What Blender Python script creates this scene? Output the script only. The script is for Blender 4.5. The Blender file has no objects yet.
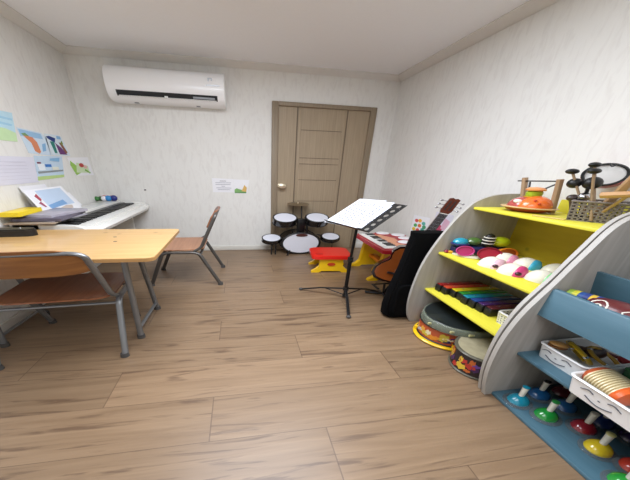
import bpy, bmesh, math, random
from mathutils import Vector, Matrix, Euler
random.seed(7)
PI = math.pi
C = bpy.context.scene.collection
# All builders below work in plain metres measured from the far left floor corner of the room
# (x along the far wall, -y towards the viewer, z up).  The photograph shows a room that is broad for its
# height, so every mesh gets the room's own fixed proportions once, on the way into Blender.
PROP = Vector((1.8519, 1.3493, 1.0))
def W(p): return Vector((p[0]*PROP.x, p[1]*PROP.y, p[2]*PROP.z))

# ------------------------------------------------------------------ camera, light, exposure
cam = bpy.data.objects.new('camera', bpy.data.cameras.new('camera')); C.objects.link(cam)
r_ = Vector((0.98885, -0.14657, 0.02616)); u_ = Vector((0.04151, 0.44018, 0.89695)); f_ = Vector((0.14298, 0.88587, -0.44136))
cam.matrix_world = Matrix(((r_.x, u_.x, -f_.x, 0), (r_.y, u_.y, -f_.y, 0), (r_.z, u_.z, -f_.z, 0), (0, 0, 0, 1)))
cam.location = W((1.068, -3.092, 1.291))
cam.data.sensor_width = 36; cam.data.lens = 250.787/630*36
cam.data.shift_x = (315-279.916)/630; cam.data.shift_y = (289.519-240)/630
cam.data.clip_start = 0.02
bpy.context.scene.camera = cam
vs = bpy.context.scene.view_settings
vs.view_transform = 'Standard'; vs.look = 'None'; vs.gamma = 1.0; vs.use_curve_mapping = False
vs.exposure = 0.0
wd = bpy.data.worlds.new('world'); bpy.context.scene.world = wd; wd.use_nodes = True
wd.node_tree.nodes['Background'].inputs[0].default_value = (0.8, 0.85, 0.9, 1)
wd.node_tree.nodes['Background'].inputs[1].default_value = 0.3
def area(name, loc, sx, sy, power, col):
    l = bpy.data.lights.new(name, 'AREA'); l.shape = 'RECTANGLE'; l.size = sx; l.size_y = sy; l.energy = power; l.color = col
    o = bpy.data.objects.new(name, l); C.objects.link(o); o.location = W(loc); return o
area('lamp_light_main', (1.16, -1.78, 2.405), 1.9, 1.2, 79, (0.92, 0.985, 1.10))
area('lamp_light_rear', (1.16, -3.35, 2.405), 1.9, 1.2, 33, (0.92, 0.985, 1.10))

# ------------------------------------------------------------------ materials
def lin(h):
    h = h.lstrip('#'); c = [int(h[i:i+2], 16)/255 for i in (0, 2, 4)]
    return tuple(x/12.92 if x <= 0.04045 else ((x+0.055)/1.055)**2.4 for x in c) + (1,)
MATS = {}
def mat(name, hexcol, rough=0.5, metal=0.0, coat=0.0, trans=0.0, noise=0.06, nscale=18, alpha=1.0, sheen=0):
    if name in MATS: return MATS[name]
    m = bpy.data.materials.new(name); m.use_nodes = True; nt = m.node_tree; b = nt.nodes['Principled BSDF']
    b.inputs['Roughness'].default_value = rough; b.inputs['Metallic'].default_value = metal
    b.inputs['Coat Weight'].default_value = coat; b.inputs['Transmission Weight'].default_value = trans
    b.inputs['Alpha'].default_value = alpha
    c = lin(hexcol)
    tc = nt.nodes.new('ShaderNodeTexCoord'); n = nt.nodes.new('ShaderNodeTexNoise'); n.inputs['Scale'].default_value = nscale
    n.inputs['Detail'].default_value = 4
    mx = nt.nodes.new('ShaderNodeMix'); mx.data_type = 'RGBA'
    mx.inputs[6].default_value = tuple(min(1, v*(1-noise)) for v in c[:3])+(1,); mx.inputs[7].default_value = tuple(min(1, v*(1+noise)) for v in c[:3])+(1,)
    nt.links.new(tc.outputs['Object'], n.inputs['Vector']); nt.links.new(n.outputs['Fac'], mx.inputs[0]); nt.links.new(mx.outputs[2], b.inputs['Base Color'])
    MATS[name] = m; return m
def grain(name, c1, c2, sc=(1, 1, 1), scale=6, rough=0.5, knots=None, coat=0.0, lo=0.35, hi=0.65, bump=0.05):
    """wood-like streaks; the grain runs along the axis whose scale is smallest"""
    m = bpy.data.materials.new(name); m.use_nodes = True; nt = m.node_tree; b = nt.nodes['Principled BSDF']; L = nt.links.new
    b.inputs['Roughness'].default_value = rough; b.inputs['Coat Weight'].default_value = coat
    tc = nt.nodes.new('ShaderNodeTexCoord'); mp = nt.nodes.new('ShaderNodeMapping'); mp.inputs['Scale'].default_value = sc
    n = nt.nodes.new('ShaderNodeTexNoise'); n.inputs['Scale'].default_value = scale; n.inputs['Detail'].default_value = 8; n.inputs['Distortion'].default_value = 0.6
    cr = nt.nodes.new('ShaderNodeValToRGB'); cr.color_ramp.elements[0].position = lo; cr.color_ramp.elements[1].position = hi
    cr.color_ramp.elements[0].color = lin(c1); cr.color_ramp.elements[1].color = lin(c2)
    L(tc.outputs['Object'], mp.inputs['Vector']); L(mp.outputs['Vector'], n.inputs['Vector']); L(n.outputs['Fac'], cr.inputs['Fac'])
    out = cr.outputs['Color']
    if knots:
        v = nt.nodes.new('ShaderNodeTexVoronoi'); v.inputs['Scale'].default_value = 4.6; v.inputs['Randomness'].default_value = 1
        L(tc.outputs['Object'], v.inputs['Vector'])
        r2 = nt.nodes.new('ShaderNodeValToRGB'); r2.color_ramp.elements[0].position = 0.05; r2.color_ramp.elements[1].position = 0.11
        r2.color_ramp.elements[0].color = (1, 1, 1, 1); r2.color_ramp.elements[1].color = (0, 0, 0, 1)
        L(v.outputs['Distance'], r2.inputs['Fac'])
        mx = nt.nodes.new('ShaderNodeMix'); mx.data_type = 'RGBA'; mx.inputs[7].default_value = lin(knots)
        L(r2.outputs['Color'], mx.inputs[0]); L(out, mx.inputs[6]); out = mx.outputs[2]
    L(out, b.inputs['Base Color'])
    bp = nt.nodes.new('ShaderNodeBump'); bp.inputs['Strength'].default_value = bump; L(n.outputs['Fac'], bp.inputs['Height']); L(bp.outputs['Normal'], b.inputs['Normal'])
    MATS[name] = m; return m
def floor_material():
    m = bpy.data.materials.new('plank_floor'); m.use_nodes = True; nt = m.node_tree; b = nt.nodes['Principled BSDF']; L = nt.links.new
    def math_(op, a, b_=None, c_=None):
        n = nt.nodes.new('ShaderNodeMath'); n.operation = op
        for i, v in enumerate((a, b_, c_)):
            if v is None: continue
            if isinstance(v, (int, float)): n.inputs[i].default_value = v
            else: L(v, n.inputs[i])
        return n.outputs[0]
    tc = nt.nodes.new('ShaderNodeTexCoord'); mp = nt.nodes.new('ShaderNodeMapping')
    mp.inputs['Scale'].default_value = (1/PROP.x, 1/PROP.y, 1); L(tc.outputs['Object'], mp.inputs['Vector'])
    sp = nt.nodes.new('ShaderNodeSeparateXYZ'); L(mp.outputs['Vector'], sp.inputs[0]); x, y = sp.outputs[0], sp.outputs[1]
    rowf = math_('DIVIDE', math_('SUBTRACT', -2.035+2.1, y), 0.21)      # rows of boards 21 cm deep
    row = math_('FLOOR', rowf); rowfr = math_('SUBTRACT', rowf, row)
    xf = math_('DIVIDE', math_('SUBTRACT', x, math_('ADD', math_('MULTIPLY', row, 0.34), 0.613-0.34*10)), 1.018)
    col = math_('FLOOR', xf); xfr = math_('SUBTRACT', xf, col)
    e1 = math_('LESS_THAN', rowfr, 0.012); e2 = math_('LESS_THAN', xfr, 0.0035); edge = math_('MAXIMUM', e1, e2)
    cb = nt.nodes.new('ShaderNodeCombineXYZ'); L(row, cb.inputs[0]); L(col, cb.inputs[1])
    wn = nt.nodes.new('ShaderNodeTexWhiteNoise'); wn.noise_dimensions = '2D'; L(cb.outputs[0], wn.inputs['Vector'])
    off = nt.nodes.new('ShaderNodeVectorMath'); off.operation = 'MULTIPLY_ADD'; L(wn.outputs['Color'], off.inputs[0]); off.inputs[1].default_value = (7, 7, 7); L(mp.outputs['Vector'], off.inputs[2])
    def noise(sc, scale, det, dist):
        q = nt.nodes.new('ShaderNodeMapping'); q.inputs['Scale'].default_value = sc; L(off.outputs[0], q.inputs['Vector'])
        n = nt.nodes.new('ShaderNodeTexNoise'); n.inputs['Scale'].default_value = scale; n.inputs['Detail'].default_value = det; n.inputs['Distortion'].default_value = dist
        L(q.outputs['Vector'], n.inputs['Vector']); return n.outputs['Fac']
    def ramp(f, p0, c0, p1, c1):
        r = nt.nodes.new('ShaderNodeValToRGB'); e = r.color_ramp.elements
        e[0].position, e[1].position = p0, p1; e[0].color, e[1].color = c0, c1; L(f, r.inputs['Fac']); return r.outputs['Color']
    def mix(fac, a, b_, mode='MIX'):
        n = nt.nodes.new('ShaderNodeMix'); n.data_type = 'RGBA'; n.blend_type = mode
        for s, v in ((0, fac), (6, a), (7, b_)):
            if isinstance(v, (int, float, tuple)): n.inputs[s].default_value = v
            else: L(v, n.inputs[s])
        return n.outputs[2]
    streak = noise((1.3, 18, 1), 1.6, 9, 1.0); fine = noise((4, 70, 1), 2.5, 6, 0.3); dark = noise((0.9, 9, 1), 2.1, 7, 2.2)
    base = ramp(streak, 0.32, lin('#7d654c'), 0.68, lin('#91785d'))
    base = mix(ramp(fine, 0.35, (0, 0, 0, 1), 0.7, (0.45, 0.45, 0.45, 1)), base, lin('#846c54'))
    dk = ramp(dark, 0.33, (0.75, 0.75, 0.75, 1), 0.44, (0, 0, 0, 1)); base = mix(dk, base, lin('#5c4635'))
    tone = nt.nodes.new('ShaderNodeMapRange'); tone.inputs['To Min'].default_value = 0.88; tone.inputs['To Max'].default_value = 1.1; L(wn.outputs['Value'], tone.inputs['Value'])
    tv = nt.nodes.new('ShaderNodeCombineColor'); [L(tone.outputs[0], tv.inputs[i]) for i in range(3)]
    base = mix(1.0, base, tv.outputs[0], 'MULTIPLY')
    base = mix(math_('MULTIPLY', edge, 0.7), base, lin('#5a4535'))
    L(base, b.inputs['Base Color']); b.inputs['Roughness'].default_value = 0.42; b.inputs['Coat Weight'].default_value = 0.15; b.inputs['Coat Roughness'].default_value = 0.3
    bp = nt.nodes.new('ShaderNodeBump'); bp.inputs['Strength'].default_value = 0.12; bp.inputs['Distance'].default_value = 0.01
    L(math_('SUBTRACT', streak, edge), bp.inputs['Height']); L(bp.outputs['Normal'], b.inputs['Normal'])
    return m
def wallpaper(name, c1, c2, c3):
    m = bpy.data.materials.new(name); m.use_nodes = True; nt = m.node_tree; b = nt.nodes['Principled BSDF']; L = nt.links.new
    tc = nt.nodes.new('ShaderNodeTexCoord'); mp = nt.nodes.new('ShaderNodeMapping'); mp.inputs['Scale'].default_value = (1, 1.3, 0.34); mp.inputs['Rotation'].default_value = (0.25, 0.2, 0)
    L(tc.outputs['Object'], mp.inputs['Vector'])
    n = nt.nodes.new('ShaderNodeTexNoise'); n.inputs['Scale'].default_value = 22; n.inputs['Detail'].default_value = 7; n.inputs['Distortion'].default_value = 0.8; L(mp.outputs['Vector'], n.inputs['Vector'])
    n2 = nt.nodes.new('ShaderNodeTexNoise'); n2.inputs['Scale'].default_value = 1.7; L(tc.outputs['Object'], n2.inputs['Vector'])
    cr = nt.nodes.new('ShaderNodeValToRGB'); e = cr.color_ramp.elements; e[0].position = 0.33; e[1].position = 0.52; e[0].color = lin(c2); e[1].color = lin(c1)
    L(n.outputs['Fac'], cr.inputs['Fac'])
    mx = nt.nodes.new('ShaderNodeMix'); mx.data_type = 'RGBA'; mx.blend_type = 'MIX'; mx.inputs[7].default_value = lin(c3)
    mr = nt.nodes.new('ShaderNodeMapRange'); mr.inputs['To Max'].default_value = 0.35; L(n2.outputs['Fac'], mr.inputs['Value']); L(mr.outputs[0], mx.inputs[0]); L(cr.outputs['Color'], mx.inputs[6])
    L(mx.outputs[2], b.inputs['Base Color']); b.inputs['Roughness'].default_value = 0.75
    bp = nt.nodes.new('ShaderNodeBump'); bp.inputs['Strength'].default_value = 0.16; bp.inputs['Distance'].default_value = 0.01; L(n.outputs['Fac'], bp.inputs['Height']); L(bp.outputs['Normal'], b.inputs['Normal'])
    return m
def emit(name, col, s):
    m = bpy.data.materials.new(name); m.use_nodes = True; b = m.node_tree.nodes['Principled BSDF']
    b.inputs['Emission Color'].default_value = col; b.inputs['Emission Strength'].default_value = s; return m

M = {
 'floor': floor_material(),
 'wall': wallpaper('wallpaper', '#e9e8e3', '#e1dfda', '#e5e3de'),
 'ceiling': mat('ceiling_paper', '#fbfbfc', 0.8, noise=0.02, nscale=30),
 'molding': mat('white_molding', '#e2dfd9', 0.55, noise=0.03),
 'baseboard': mat('white_baseboard', '#dcd9d0', 0.5, noise=0.02),
 'door': grain('door_film', '#9a8970', '#ab997f', (30, 30, 1.2), 2.0, 0.5, lo=0.3, hi=0.7),
 'doorframe': grain('door_frame_film', '#857661', '#95856e', (30, 30, 1.2), 2.0, 0.5, lo=0.3, hi=0.7),
 'groove': mat('door_groove', '#6f604d', 0.6),
 'brass': mat('pale_brass', '#ddd0b4', 0.3, 0.5),
 'whiteplastic': mat('white_plastic', '#ecebe9', 0.3, noise=0.01),
 'acwhite': mat('ac_white', '#fafafa', 0.28, coat=0.3, noise=0.01),
 'black': mat('black_plastic', '#151515', 0.45), 'blackmetal': mat('black_metal', '#1a191a', 0.35, 0.4),
 'darkslot': mat('dark_slot', '#1d2126', 0.5), 'grey': mat('grey_mark', '#8f9499', 0.5), 'silver': mat('silver_print', '#c2c8cf', 0.3, 0.3),
 'desk': grain('desk_beech', '#c69b5f', '#d3ab70', (1.0, 14, 14), 2.2, 0.33, coat=0.25, knots='#a37b4a', lo=0.3, hi=0.7, bump=0.02),
 'deskedge': mat('desk_edge', '#b58a55', 0.5),
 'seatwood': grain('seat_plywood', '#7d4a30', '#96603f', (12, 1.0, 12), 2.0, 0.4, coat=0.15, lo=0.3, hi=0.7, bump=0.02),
 'backwood': grain('back_plywood', '#8a5a33', '#a8733f', (1.0, 12, 12), 2.0, 0.4, coat=0.15, lo=0.3, hi=0.7, bump=0.02),
 'seatlit': grain('seat_plywood_lit', '#9c6a4b', '#b27f5d', (12, 1.0, 12), 2.0, 0.4, coat=0.15, lo=0.3, hi=0.7, bump=0.02),  # seat plywood lightened in colour: the lit seat against the one in shadow
 'steel': mat('grey_tube', '#86888a', 0.35, 0.65, noise=0.04), 'steeldark': mat('bronze_tube', '#5e5b58', 0.38, 0.6, noise=0.04),
 'foot': mat('rubber_foot', '#4a4846', 0.7), 'chrome': mat('chrome', '#c9c9cc', 0.18, 1.0),
 'paper': mat('paper', '#f0f0f3', 0.7, noise=0.01), 'score': mat('score_paper', '#dcdfe6', 0.7, noise=0.01), 'paper2': mat('lilac_paper', '#dcdbe6', 0.7, noise=0.01), 'ink': mat('ink', '#9a9aa6', 0.8), 'inkdark': mat('ink_dark', '#4c4c58', 0.8),
 'yfolder': mat('yellow_folder', '#f3d51c', 0.35), 'magazine': mat('magazine_grey', '#5f5966', 0.5, noise=0.5, nscale=14), 'magazine2': mat('magazine_pale', '#a5a1ab', 0.45, noise=0.3, nscale=10), 'bookbrown': mat('book_brown', '#9c8b78', 0.6, noise=0.2),
 'pianowhite': mat('piano_white', '#e9e8e2', 0.3, coat=0.3, noise=0.01), 'keywhite': mat('key_white', '#f3f2ec', 0.2, coat=0.4, noise=0.0), 'keyblack': mat('key_black', '#0f0f10', 0.3),
 'drumhead': mat('drum_head', '#dfe1ea', 0.35, noise=0.01), 'drumshell': mat('drum_shell', '#17171a', 0.22, coat=0.6), 'badge': mat('badge_maroon', '#4a2622', 0.4),
 'cymbal': mat('bronze_cymbal', '#8a7a60', 0.35, 0.6),
 'toyred': mat('toy_red', '#e0261a', 0.35, coat=0.3, noise=0.02), 'toyyellow': mat('toy_yellow', '#f5c514', 0.35, coat=0.3, noise=0.02), 'toyorange': mat('toy_orange', '#ef8a1e', 0.35, coat=0.2), 'padwhite': mat('pad_white', '#eeeef0', 0.35, noise=0.01), 'kbred': mat('keyboard_red', '#a81c26', 0.35, coat=0.3), 'speaker': mat('speaker_peach', '#d99a78', 0.6, noise=0.3, nscale=120),
 'bag': mat('black_nylon', '#060607', 0.95, noise=0.3, nscale=60), 'zip': mat('zip_black', '#2a2a2e', 0.4),
 'sunburst': mat('guitar_brown', '#8e4a1f', 0.22, coat=0.7, noise=0.12, nscale=6), 'gdark': mat('guitar_edge', '#241008', 0.25, coat=0.6), 'fret': mat('fretboard', '#2a1a14', 0.45), 'headwood': mat('headstock_wood', '#5d2a1c', 0.25, coat=0.5), 'ivory': mat('ivory', '#e8e4d6', 0.3),
 'panel': grain('whitewashed_pine', '#a09a92', '#b6b1aa', (12, 12, 1.0), 2.2, 0.6, knots='#6f675c', lo=0.3, hi=0.7),
 'paneledge': mat('panel_edge', '#b0aca5', 0.5, noise=0.03), 'pine': grain('raw_pine', '#a89880', '#b9a88e', (12, 12, 1), 2, 0.6, lo=0.3, hi=0.7),
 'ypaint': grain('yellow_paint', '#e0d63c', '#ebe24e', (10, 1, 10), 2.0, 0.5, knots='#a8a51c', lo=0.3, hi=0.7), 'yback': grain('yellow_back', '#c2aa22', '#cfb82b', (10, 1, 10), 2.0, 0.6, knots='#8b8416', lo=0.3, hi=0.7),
 'bpaint': grain('blue_paint', '#456878', '#517382', (10, 1, 10), 2.0, 0.5, knots='#3f6172', lo=0.3, hi=0.7),
}
MATS['black_nylon'].node_tree.nodes['Principled BSDF'].inputs['Specular IOR Level'].default_value = 0.12
def col(h, rough=0.4, coat=0.2, **k): return mat('paint_'+h.strip('#'), h, rough, coat=coat, **k)
def clear(name, h, alpha=0.35): return mat(name, h, 0.08, alpha=alpha, coat=0.5)

# ------------------------------------------------------------------ mesh builder
class G:
    def __init__(s, m=None): s.bm = bmesh.new(); s.mats = []; s.cur = 0; s.m(m) if m is not None else None
    def m(s, m):
        if m not in s.mats: s.mats.append(m)
        s.cur = s.mats.index(m); return s
    def _new(s, vs_, faces):
        v = [s.bm.verts.new(p) for p in vs_]; out = []
        for f in faces:
            try: q = s.bm.faces.new([v[i] for i in f]); q.material_index = s.cur; q.smooth = True; out.append(q)
            except ValueError: pass
        return v, out
    def box(s, x0, x1, y0, y1, z0, z1, bev=0.0, R=None, seg=2):
        P = [(x, y, z) for x in (x0, x1) for y in (y0, y1) for z in (z0, z1)]
        if R is not None: P = [R @ Vector(p) for p in P]
        v, f = s._new(P, [(0, 1, 3, 2), (4, 6, 7, 5), (0, 4, 5, 1), (2, 3, 7, 6), (0, 2, 6, 4), (1, 5, 7, 3)])
        if bev > 0:
            es = list({e for q in f for e in q.edges}); r = bmesh.ops.bevel(s.bm, geom=es, offset=bev, segments=seg, affect='EDGES', profile=0.5)
            for q in r['faces']: q.material_index = s.cur; q.smooth = True
        return s
    def rings(s, rings, cap=True, closed=False):
        n = len(rings[0]); P = [p for r in rings for p in r]; F = []
        k = len(rings)
        for i in range(k if closed else k-1):
            a, b = i*n, ((i+1) % k)*n
            for j in range(n): F.append((a+j, a+(j+1) % n, b+(j+1) % n, b+j))
        if cap and not closed: F.append(tuple(range(n))[::-1]); F.append(tuple(range((k-1)*n, k*n)))
        s._new(P, F); return s
    def tube(s, pts, r, seg=10, smooth=0, closed=False, cap=True):
        pts = [Vector(p) for p in pts]
        if smooth: pts = spline(pts, smooth, closed)
        n = len(pts); R = r if isinstance(r, (list, tuple)) else [r]*n
        if len(R) != n: R = [R[0]+(R[-1]-R[0])*i/(n-1) for i in range(n)]
        up = None; rings = []
        for i, p in enumerate(pts):
            if closed: t = (pts[(i+1) % n]-pts[i-1]).normalized()
            else: t = (pts[min(i+1, n-1)]-pts[max(i-1, 0)]).normalized()
            if up is None: up = t.orthogonal().normalized()
            up = (up-t*up.dot(t)).normalized(); w = t.cross(up)
            rings.append([p+(up*math.cos(a)+w*math.sin(a))*R[i] for a in [2*PI*k/seg for k in range(seg)]])
        return s.rings(rings, cap, closed)
    def cyl(s, p0, p1, r0, r1=None, seg=20): return s.tube([p0, p1], [r0, r0 if r1 is None else r1], seg)
    def lathe(s, prof, c=(0, 0, 0), axis=(0, 0, 1), seg=24, sx=1, sy=1):
        Q = Vector((0, 0, 1)).rotation_difference(Vector(axis).normalized()).to_matrix(); c = Vector(c)
        rings = [[c+Q @ Vector((max(r, 1e-4)*sx*math.cos(a), max(r, 1e-4)*sy*math.sin(a), z)) for a in [2*PI*k/seg for k in range(seg)]] for r, z in prof]
        return s.rings(rings, True)
    def ball(s, c, r, seg=16, R=None, lat=(-90, 90)):
        rx, ry, rz = (r, r, r) if isinstance(r, (int, float)) else r; c = Vector(c); k = 8; rings = []
        for i in range(k+1):
            t = math.radians(lat[0]+(lat[1]-lat[0])*i/k); cr = max(math.cos(t), 1e-3)
            rings.append([Vector((rx*cr*math.cos(a), ry*cr*math.sin(a), rz*math.sin(t))) for a in [2*PI*j/seg for j in range(seg)]])
        if R is not None: rings = [[R @ p for p in q] for q in rings]
        return s.rings([[c+p for p in q] for q in rings], True)
    def prism(s, poly, O, U, V, t0, t1):
        O, U, V = Vector(O), Vector(U), Vector(V); N = U.cross(V).normalized()
        return s.rings([[O+U*a+V*b+N*t for a, b in poly] for t in (t0, t1)], True)
    def torus(s, c, R, r, axis=(0, 0, 1), seg=28, ts=8, sx=1, sy=1):
        Q = Vector((0, 0, 1)).rotation_difference(Vector(axis).normalized()).to_matrix(); c = Vector(c)
        return s.tube([c+Q @ Vector((R*sx*math.cos(a), R*sy*math.sin(a), 0)) for a in [2*PI*k/seg for k in range(seg)]], r, ts, closed=True)
def spline(P, n, closed=False):
    out = []; k = len(P)
    for i in range(k if closed else k-1):
        if closed: a, b, c, d = P[i-1], P[i], P[(i+1) % k], P[(i+2) % k]
        else: a, b, c, d = P[max(i-1, 0)], P[i], P[i+1], P[min(i+2, k-1)]
        for j in range(n):
            t = j/n; out.append(0.5*((2*b)+(c-a)*t+(2*a-5*b+4*c-d)*t*t+(3*b-a-3*c+d)*t**3))
    if not closed: out.append(P[-1])
    return out
def bend(P, rad, n=5):
    """polyline with rounded corners"""
    P = [Vector(p) for p in P]; out = [P[0]]
    for i in range(1, len(P)-1):
        a, b, c = P[i-1], P[i], P[i+1]; r = min(rad, (a-b).length*0.45, (c-b).length*0.45); p, q = b+(a-b).normalized()*r, b+(c-b).normalized()*r
        for j in range(n+1):
            t = j/n; out.append(p*(1-t)**2+b*2*t*(1-t)+q*t*t)
    return out+[P[-1]]
def rz(deg): return Matrix.Rotation(math.radians(deg), 4, 'Z')
def ell(cx, cy, rx, ry, n=20, a0=0, a1=360): return [(cx+rx*math.cos(math.radians(a0+(a1-a0)*i/n)), cy+ry*math.sin(math.radians(a0+(a1-a0)*i/n))) for i in range(n)]
def rrect(x0, x1, y0, y1, r, n=4):
    o = []
    for cx, cy, a in ((x1-r, y1-r, 0), (x0+r, y1-r, 90), (x0+r, y0+r, 180), (x1-r, y0+r, 270)):
        for i in range(n+1): t = math.radians(a+90*i/n); o.append((cx+r*math.cos(t), cy+r*math.sin(t)))
    return o

# ------------------------------------------------------------------ scene objects
POSE = {}
def mesh(name, g, T, base):
    bm = g.bm; bm.transform(T)
    for v in bm.verts: v.co = W(v.co)-W(base)
    bmesh.ops.recalc_face_normals(bm, faces=bm.faces)
    for e in bm.edges:
        if len(e.link_faces) == 2 and e.calc_face_angle(0) > 0.6: e.smooth = False
    me = bpy.data.meshes.new(name); bm.to_mesh(me); bm.free()
    for m in g.mats: me.materials.append(m)
    return me
def thing(name, label, cat, pos, R=None, group=None):
    o = bpy.data.objects.new(name, None); C.objects.link(o); o.location = W(pos); o.empty_display_size = 0.05
    o['label'] = label; o['category'] = cat
    if group: o['group'] = group
    POSE[o.name] = (Matrix.Translation(pos) @ (R or Matrix.Identity(4)), Vector(pos)); return o
def single(name, g, label, cat, pos=(0, 0, 0), R=None, group=None):
    T = Matrix.Translation(pos) @ (R or Matrix.Identity(4))
    o = bpy.data.objects.new(name, mesh(name, g, T, pos)); C.objects.link(o); o.location = W(pos); o['label'] = label; o['category'] = cat
    if group: o['group'] = group
    POSE[o.name] = (T, Vector(pos)); return o
def part(name, g, parent, label=None):
    T, base = POSE[parent.name]; o = bpy.data.objects.new(name, mesh(name, g, T, base)); C.objects.link(o); o.parent = parent
    POSE[o.name] = (T, base)
    if label: o['label'] = label
    return o
def struct(name, g, parent=None):
    o = bpy.data.objects.new(name, mesh(name, g, Matrix.Identity(4), Vector((0, 0, 0)))); C.objects.link(o); o['kind'] = 'structure'
    if parent: o.parent = parent
    return o

# ------------------------------------------------------------------ room shell
RW, RD, RH, CH = 2.318, -4.25, 2.402, 2.46
struct('floor', G(M['floor']).box(-0.1, RW+0.1, RD-0.1, 0.1, -0.1, 0))
struct('ceiling', G(M['ceiling']).box(-0.1, RW+0.1, RD-0.1, 0.1, CH, CH+0.1))
struct('wall_back', G(M['wall']).box(-0.1, 1.331, 0, 0.1, 0, CH).box(2.156, RW+0.1, 0, 0.1, 0, CH).box(1.331, 2.156, 0, 0.1, 2.083, CH))
struct('wall_left', G(M['wall']).box(-0.1, 0, RD, 0, 0, CH)); struct('wall_right', G(M['wall']).box(RW, RW+0.1, RD, 0, 0, CH))
struct('wall_front', G(M['wall']).box(-0.1, RW+0.1, RD-0.1, RD, 0, CH))
def cornice(name, poly_pts, O, U, V, L):
    struct(name, G(M['molding']).prism(poly_pts, O, U, V, 0, L))
prof = [(0, 0), (0.006, 0), (0.012, 0.006), (0.03, 0.02), (0.045, 0.04), (0.052, 0.046), (0.052, 0.058), (0, 0.058)]
cornice('trim_1', prof, (0, 0, RH), (0, -1, 0), (0, 0, 1), -RW)
cornice('trim_2', prof, (0, RD, RH), (1, 0, 0), (0, 0, 1), RD)
cornice('trim_3', prof, (RW, RD, RH), (-1, 0, 0), (0, 0, 1), -RD)
bb = [(0, 0), (0.014, 0), (0.014, 0.07), (0.008, 0.08), (0, 0.08)]
struct('baseboard_back', G(M['baseboard']).box(0, 1.331, -0.013, 0, 0, 0.075, 0.003).box(2.156, RW, -0.013, 0, 0, 0.075, 0.003))
struct('baseboard_left', G(M['baseboard']).box(0, 0.013, RD, -0.013, 0, 0.075, 0.003))
struct('baseboard_right', G(M['baseboard']).box(RW-0.013, RW, RD, -0.013, 0, 0.075, 0.003))
# door
x0, x1, zt, fw = 1.331, 2.156, 2.083, 0.05
d = struct('door_1', G(M['door']).box(x0+fw, x1-fw, -0.002, 0.035, 0.004, zt-fw))
struct('door_frame', G(M['doorframe']).box(x0, x0+fw, -0.028, 0.09, 0, zt, 0.006).box(x1-fw, x1, -0.028, 0.09, 0, zt, 0.006).box(x0+fw-0.002, x1-fw+0.002, -0.027, 0.09, zt-fw, zt, 0.006), d)
g = G(M['groove'])
for gx in (1.528, 1.925): g.box(gx-0.005, gx+0.005, -0.004, -0.001, 0.01, zt-fw)
for gz in (1.767, 1.411, 1.33, 1.108, 0.795): g.box(1.56, 1.893, -0.0035, -0.001, gz-0.004, gz+0.004)
struct('door_groove', g, d)
g = G(M['door']).box(1.54, 1.556, -0.006, -0.001, 0.01, zt-fw, 0.002).box(1.897, 1.913, -0.006, -0.001, 0.01, zt-fw, 0.002)
struct('door_molding', g, d)
g = G(M['brass']).lathe([(0.034, 0), (0.034, 0.006), (0.02, 0.012), (0.013, 0.02), (0.013, 0.035), (0.03, 0.045), (0.036, 0.06), (0.03, 0.074), (0.012, 0.08), (0, 0.081)], (1.417, -0.002, 1.02), (0, -1, 0), 20)
struct('door_knob', g, d)

# ceiling lights (outside the photo, they light the room)
DIFF = emit('lamp_diffuser', (1, 0.98, 0.96, 1), 1.0)
for n_, yy in (('over the middle of the room', -1.78), ('over the front of the room', -3.35)):
    t = thing('ceiling_light', 'flat white ceiling light panel '+n_, 'ceiling light', (1.16, yy, CH))
    part('frame', G(M['whiteplastic']).box(-0.54, 0.54, -0.46, 0.46, -0.03, 0, 0.004), t)
    part('diffuser', G(DIFF).box(-0.52, 0.52, -0.44, 0.44, -0.036, -0.0301), t)

# ------------------------------------------------------------------ air conditioner
t = thing('air_conditioner', 'white wall-mounted air conditioner high on the far wall', 'air conditioner', (0.63, 0, 1.95))
h = 0.365
P = [(0, 0.005), (0.12, 0.005), (0.165, 0.03), (0.19, 0.075), (0.203, 0.14), (0.203, 0.2), (0.19, 0.27), (0.165, 0.315), (0.12, 0.345), (0, 0.352)]
g = G(M['acwhite'])
rings = []
for x, s in ((-h-0.005, 0.93), (-h, 0.985), (-h+0.012, 1.0), (h-0.012, 1.0), (h, 0.985), (h+0.005, 0.93)):
    rings.append([Vector((x, -a*s, 0.18+(b-0.18)*s)) for a, b in P])
g.rings(rings); part('body', g, t)
def on(b):  # front surface depth at height b
    for (a0, b0), (a1, b1) in zip(P, P[1:]):
        if b0 <= b <= b1 and b1 > b0: return a0+(a1-a0)*(b-b0)/(b1-b0)
    return 0.2
g = G(M['darkslot'])
g.rings([[Vector((x, -on(b)-e, b)) for b, e in ((0.044, -0.03), (0.044, 0.003), (0.065, 0.003), (0.096, 0.003), (0.096, -0.03))] for x in (-0.31, 0.318)]); part('air_outlet', g, t)
g = G(M['whiteplastic']).box(-0.30, 0.31, -0.187, -0.178, 0.043, 0.05, 0.002).box(-0.02, 0.0, -0.192, -0.182, 0.046, 0.064); part('louvre', g, t)
g = G(M['grey']).box(0.16, 0.30, -0.196, -0.186, 0.056, 0.075); part('louvre_flap', g, t)
g = G(M['silver']).box(0.262, 0.27, -0.2005, -0.19, 0.235, 0.265).box(0.262, 0.29, -0.2005, -0.19, 0.26, 0.266).box(0.284, 0.291, -0.202, -0.19, 0.24, 0.266)
g.box(0.25, 0.335, -0.2055, -0.19, 0.19, 0.198); part('display_mark', g, t)
g = G(M['grey']); [g.box(x-0.012, x+0.012, -0.10, -0.07, -0.002, 0.006) for x in (-0.22, 0.18)]; part('screw_cover', g, t)

# nail mark on wall: small black hook
single('wall_hook', G(M['black']).lathe([(0.008, 0), (0.008, 0.006), (0.004, 0.012), (0, 0.014)], (0, 0, 0), (0, -1, 0), 12), 'tiny black hook on the far wall above the piano end', 'hook', (0.333, 0, 0.928))

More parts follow.
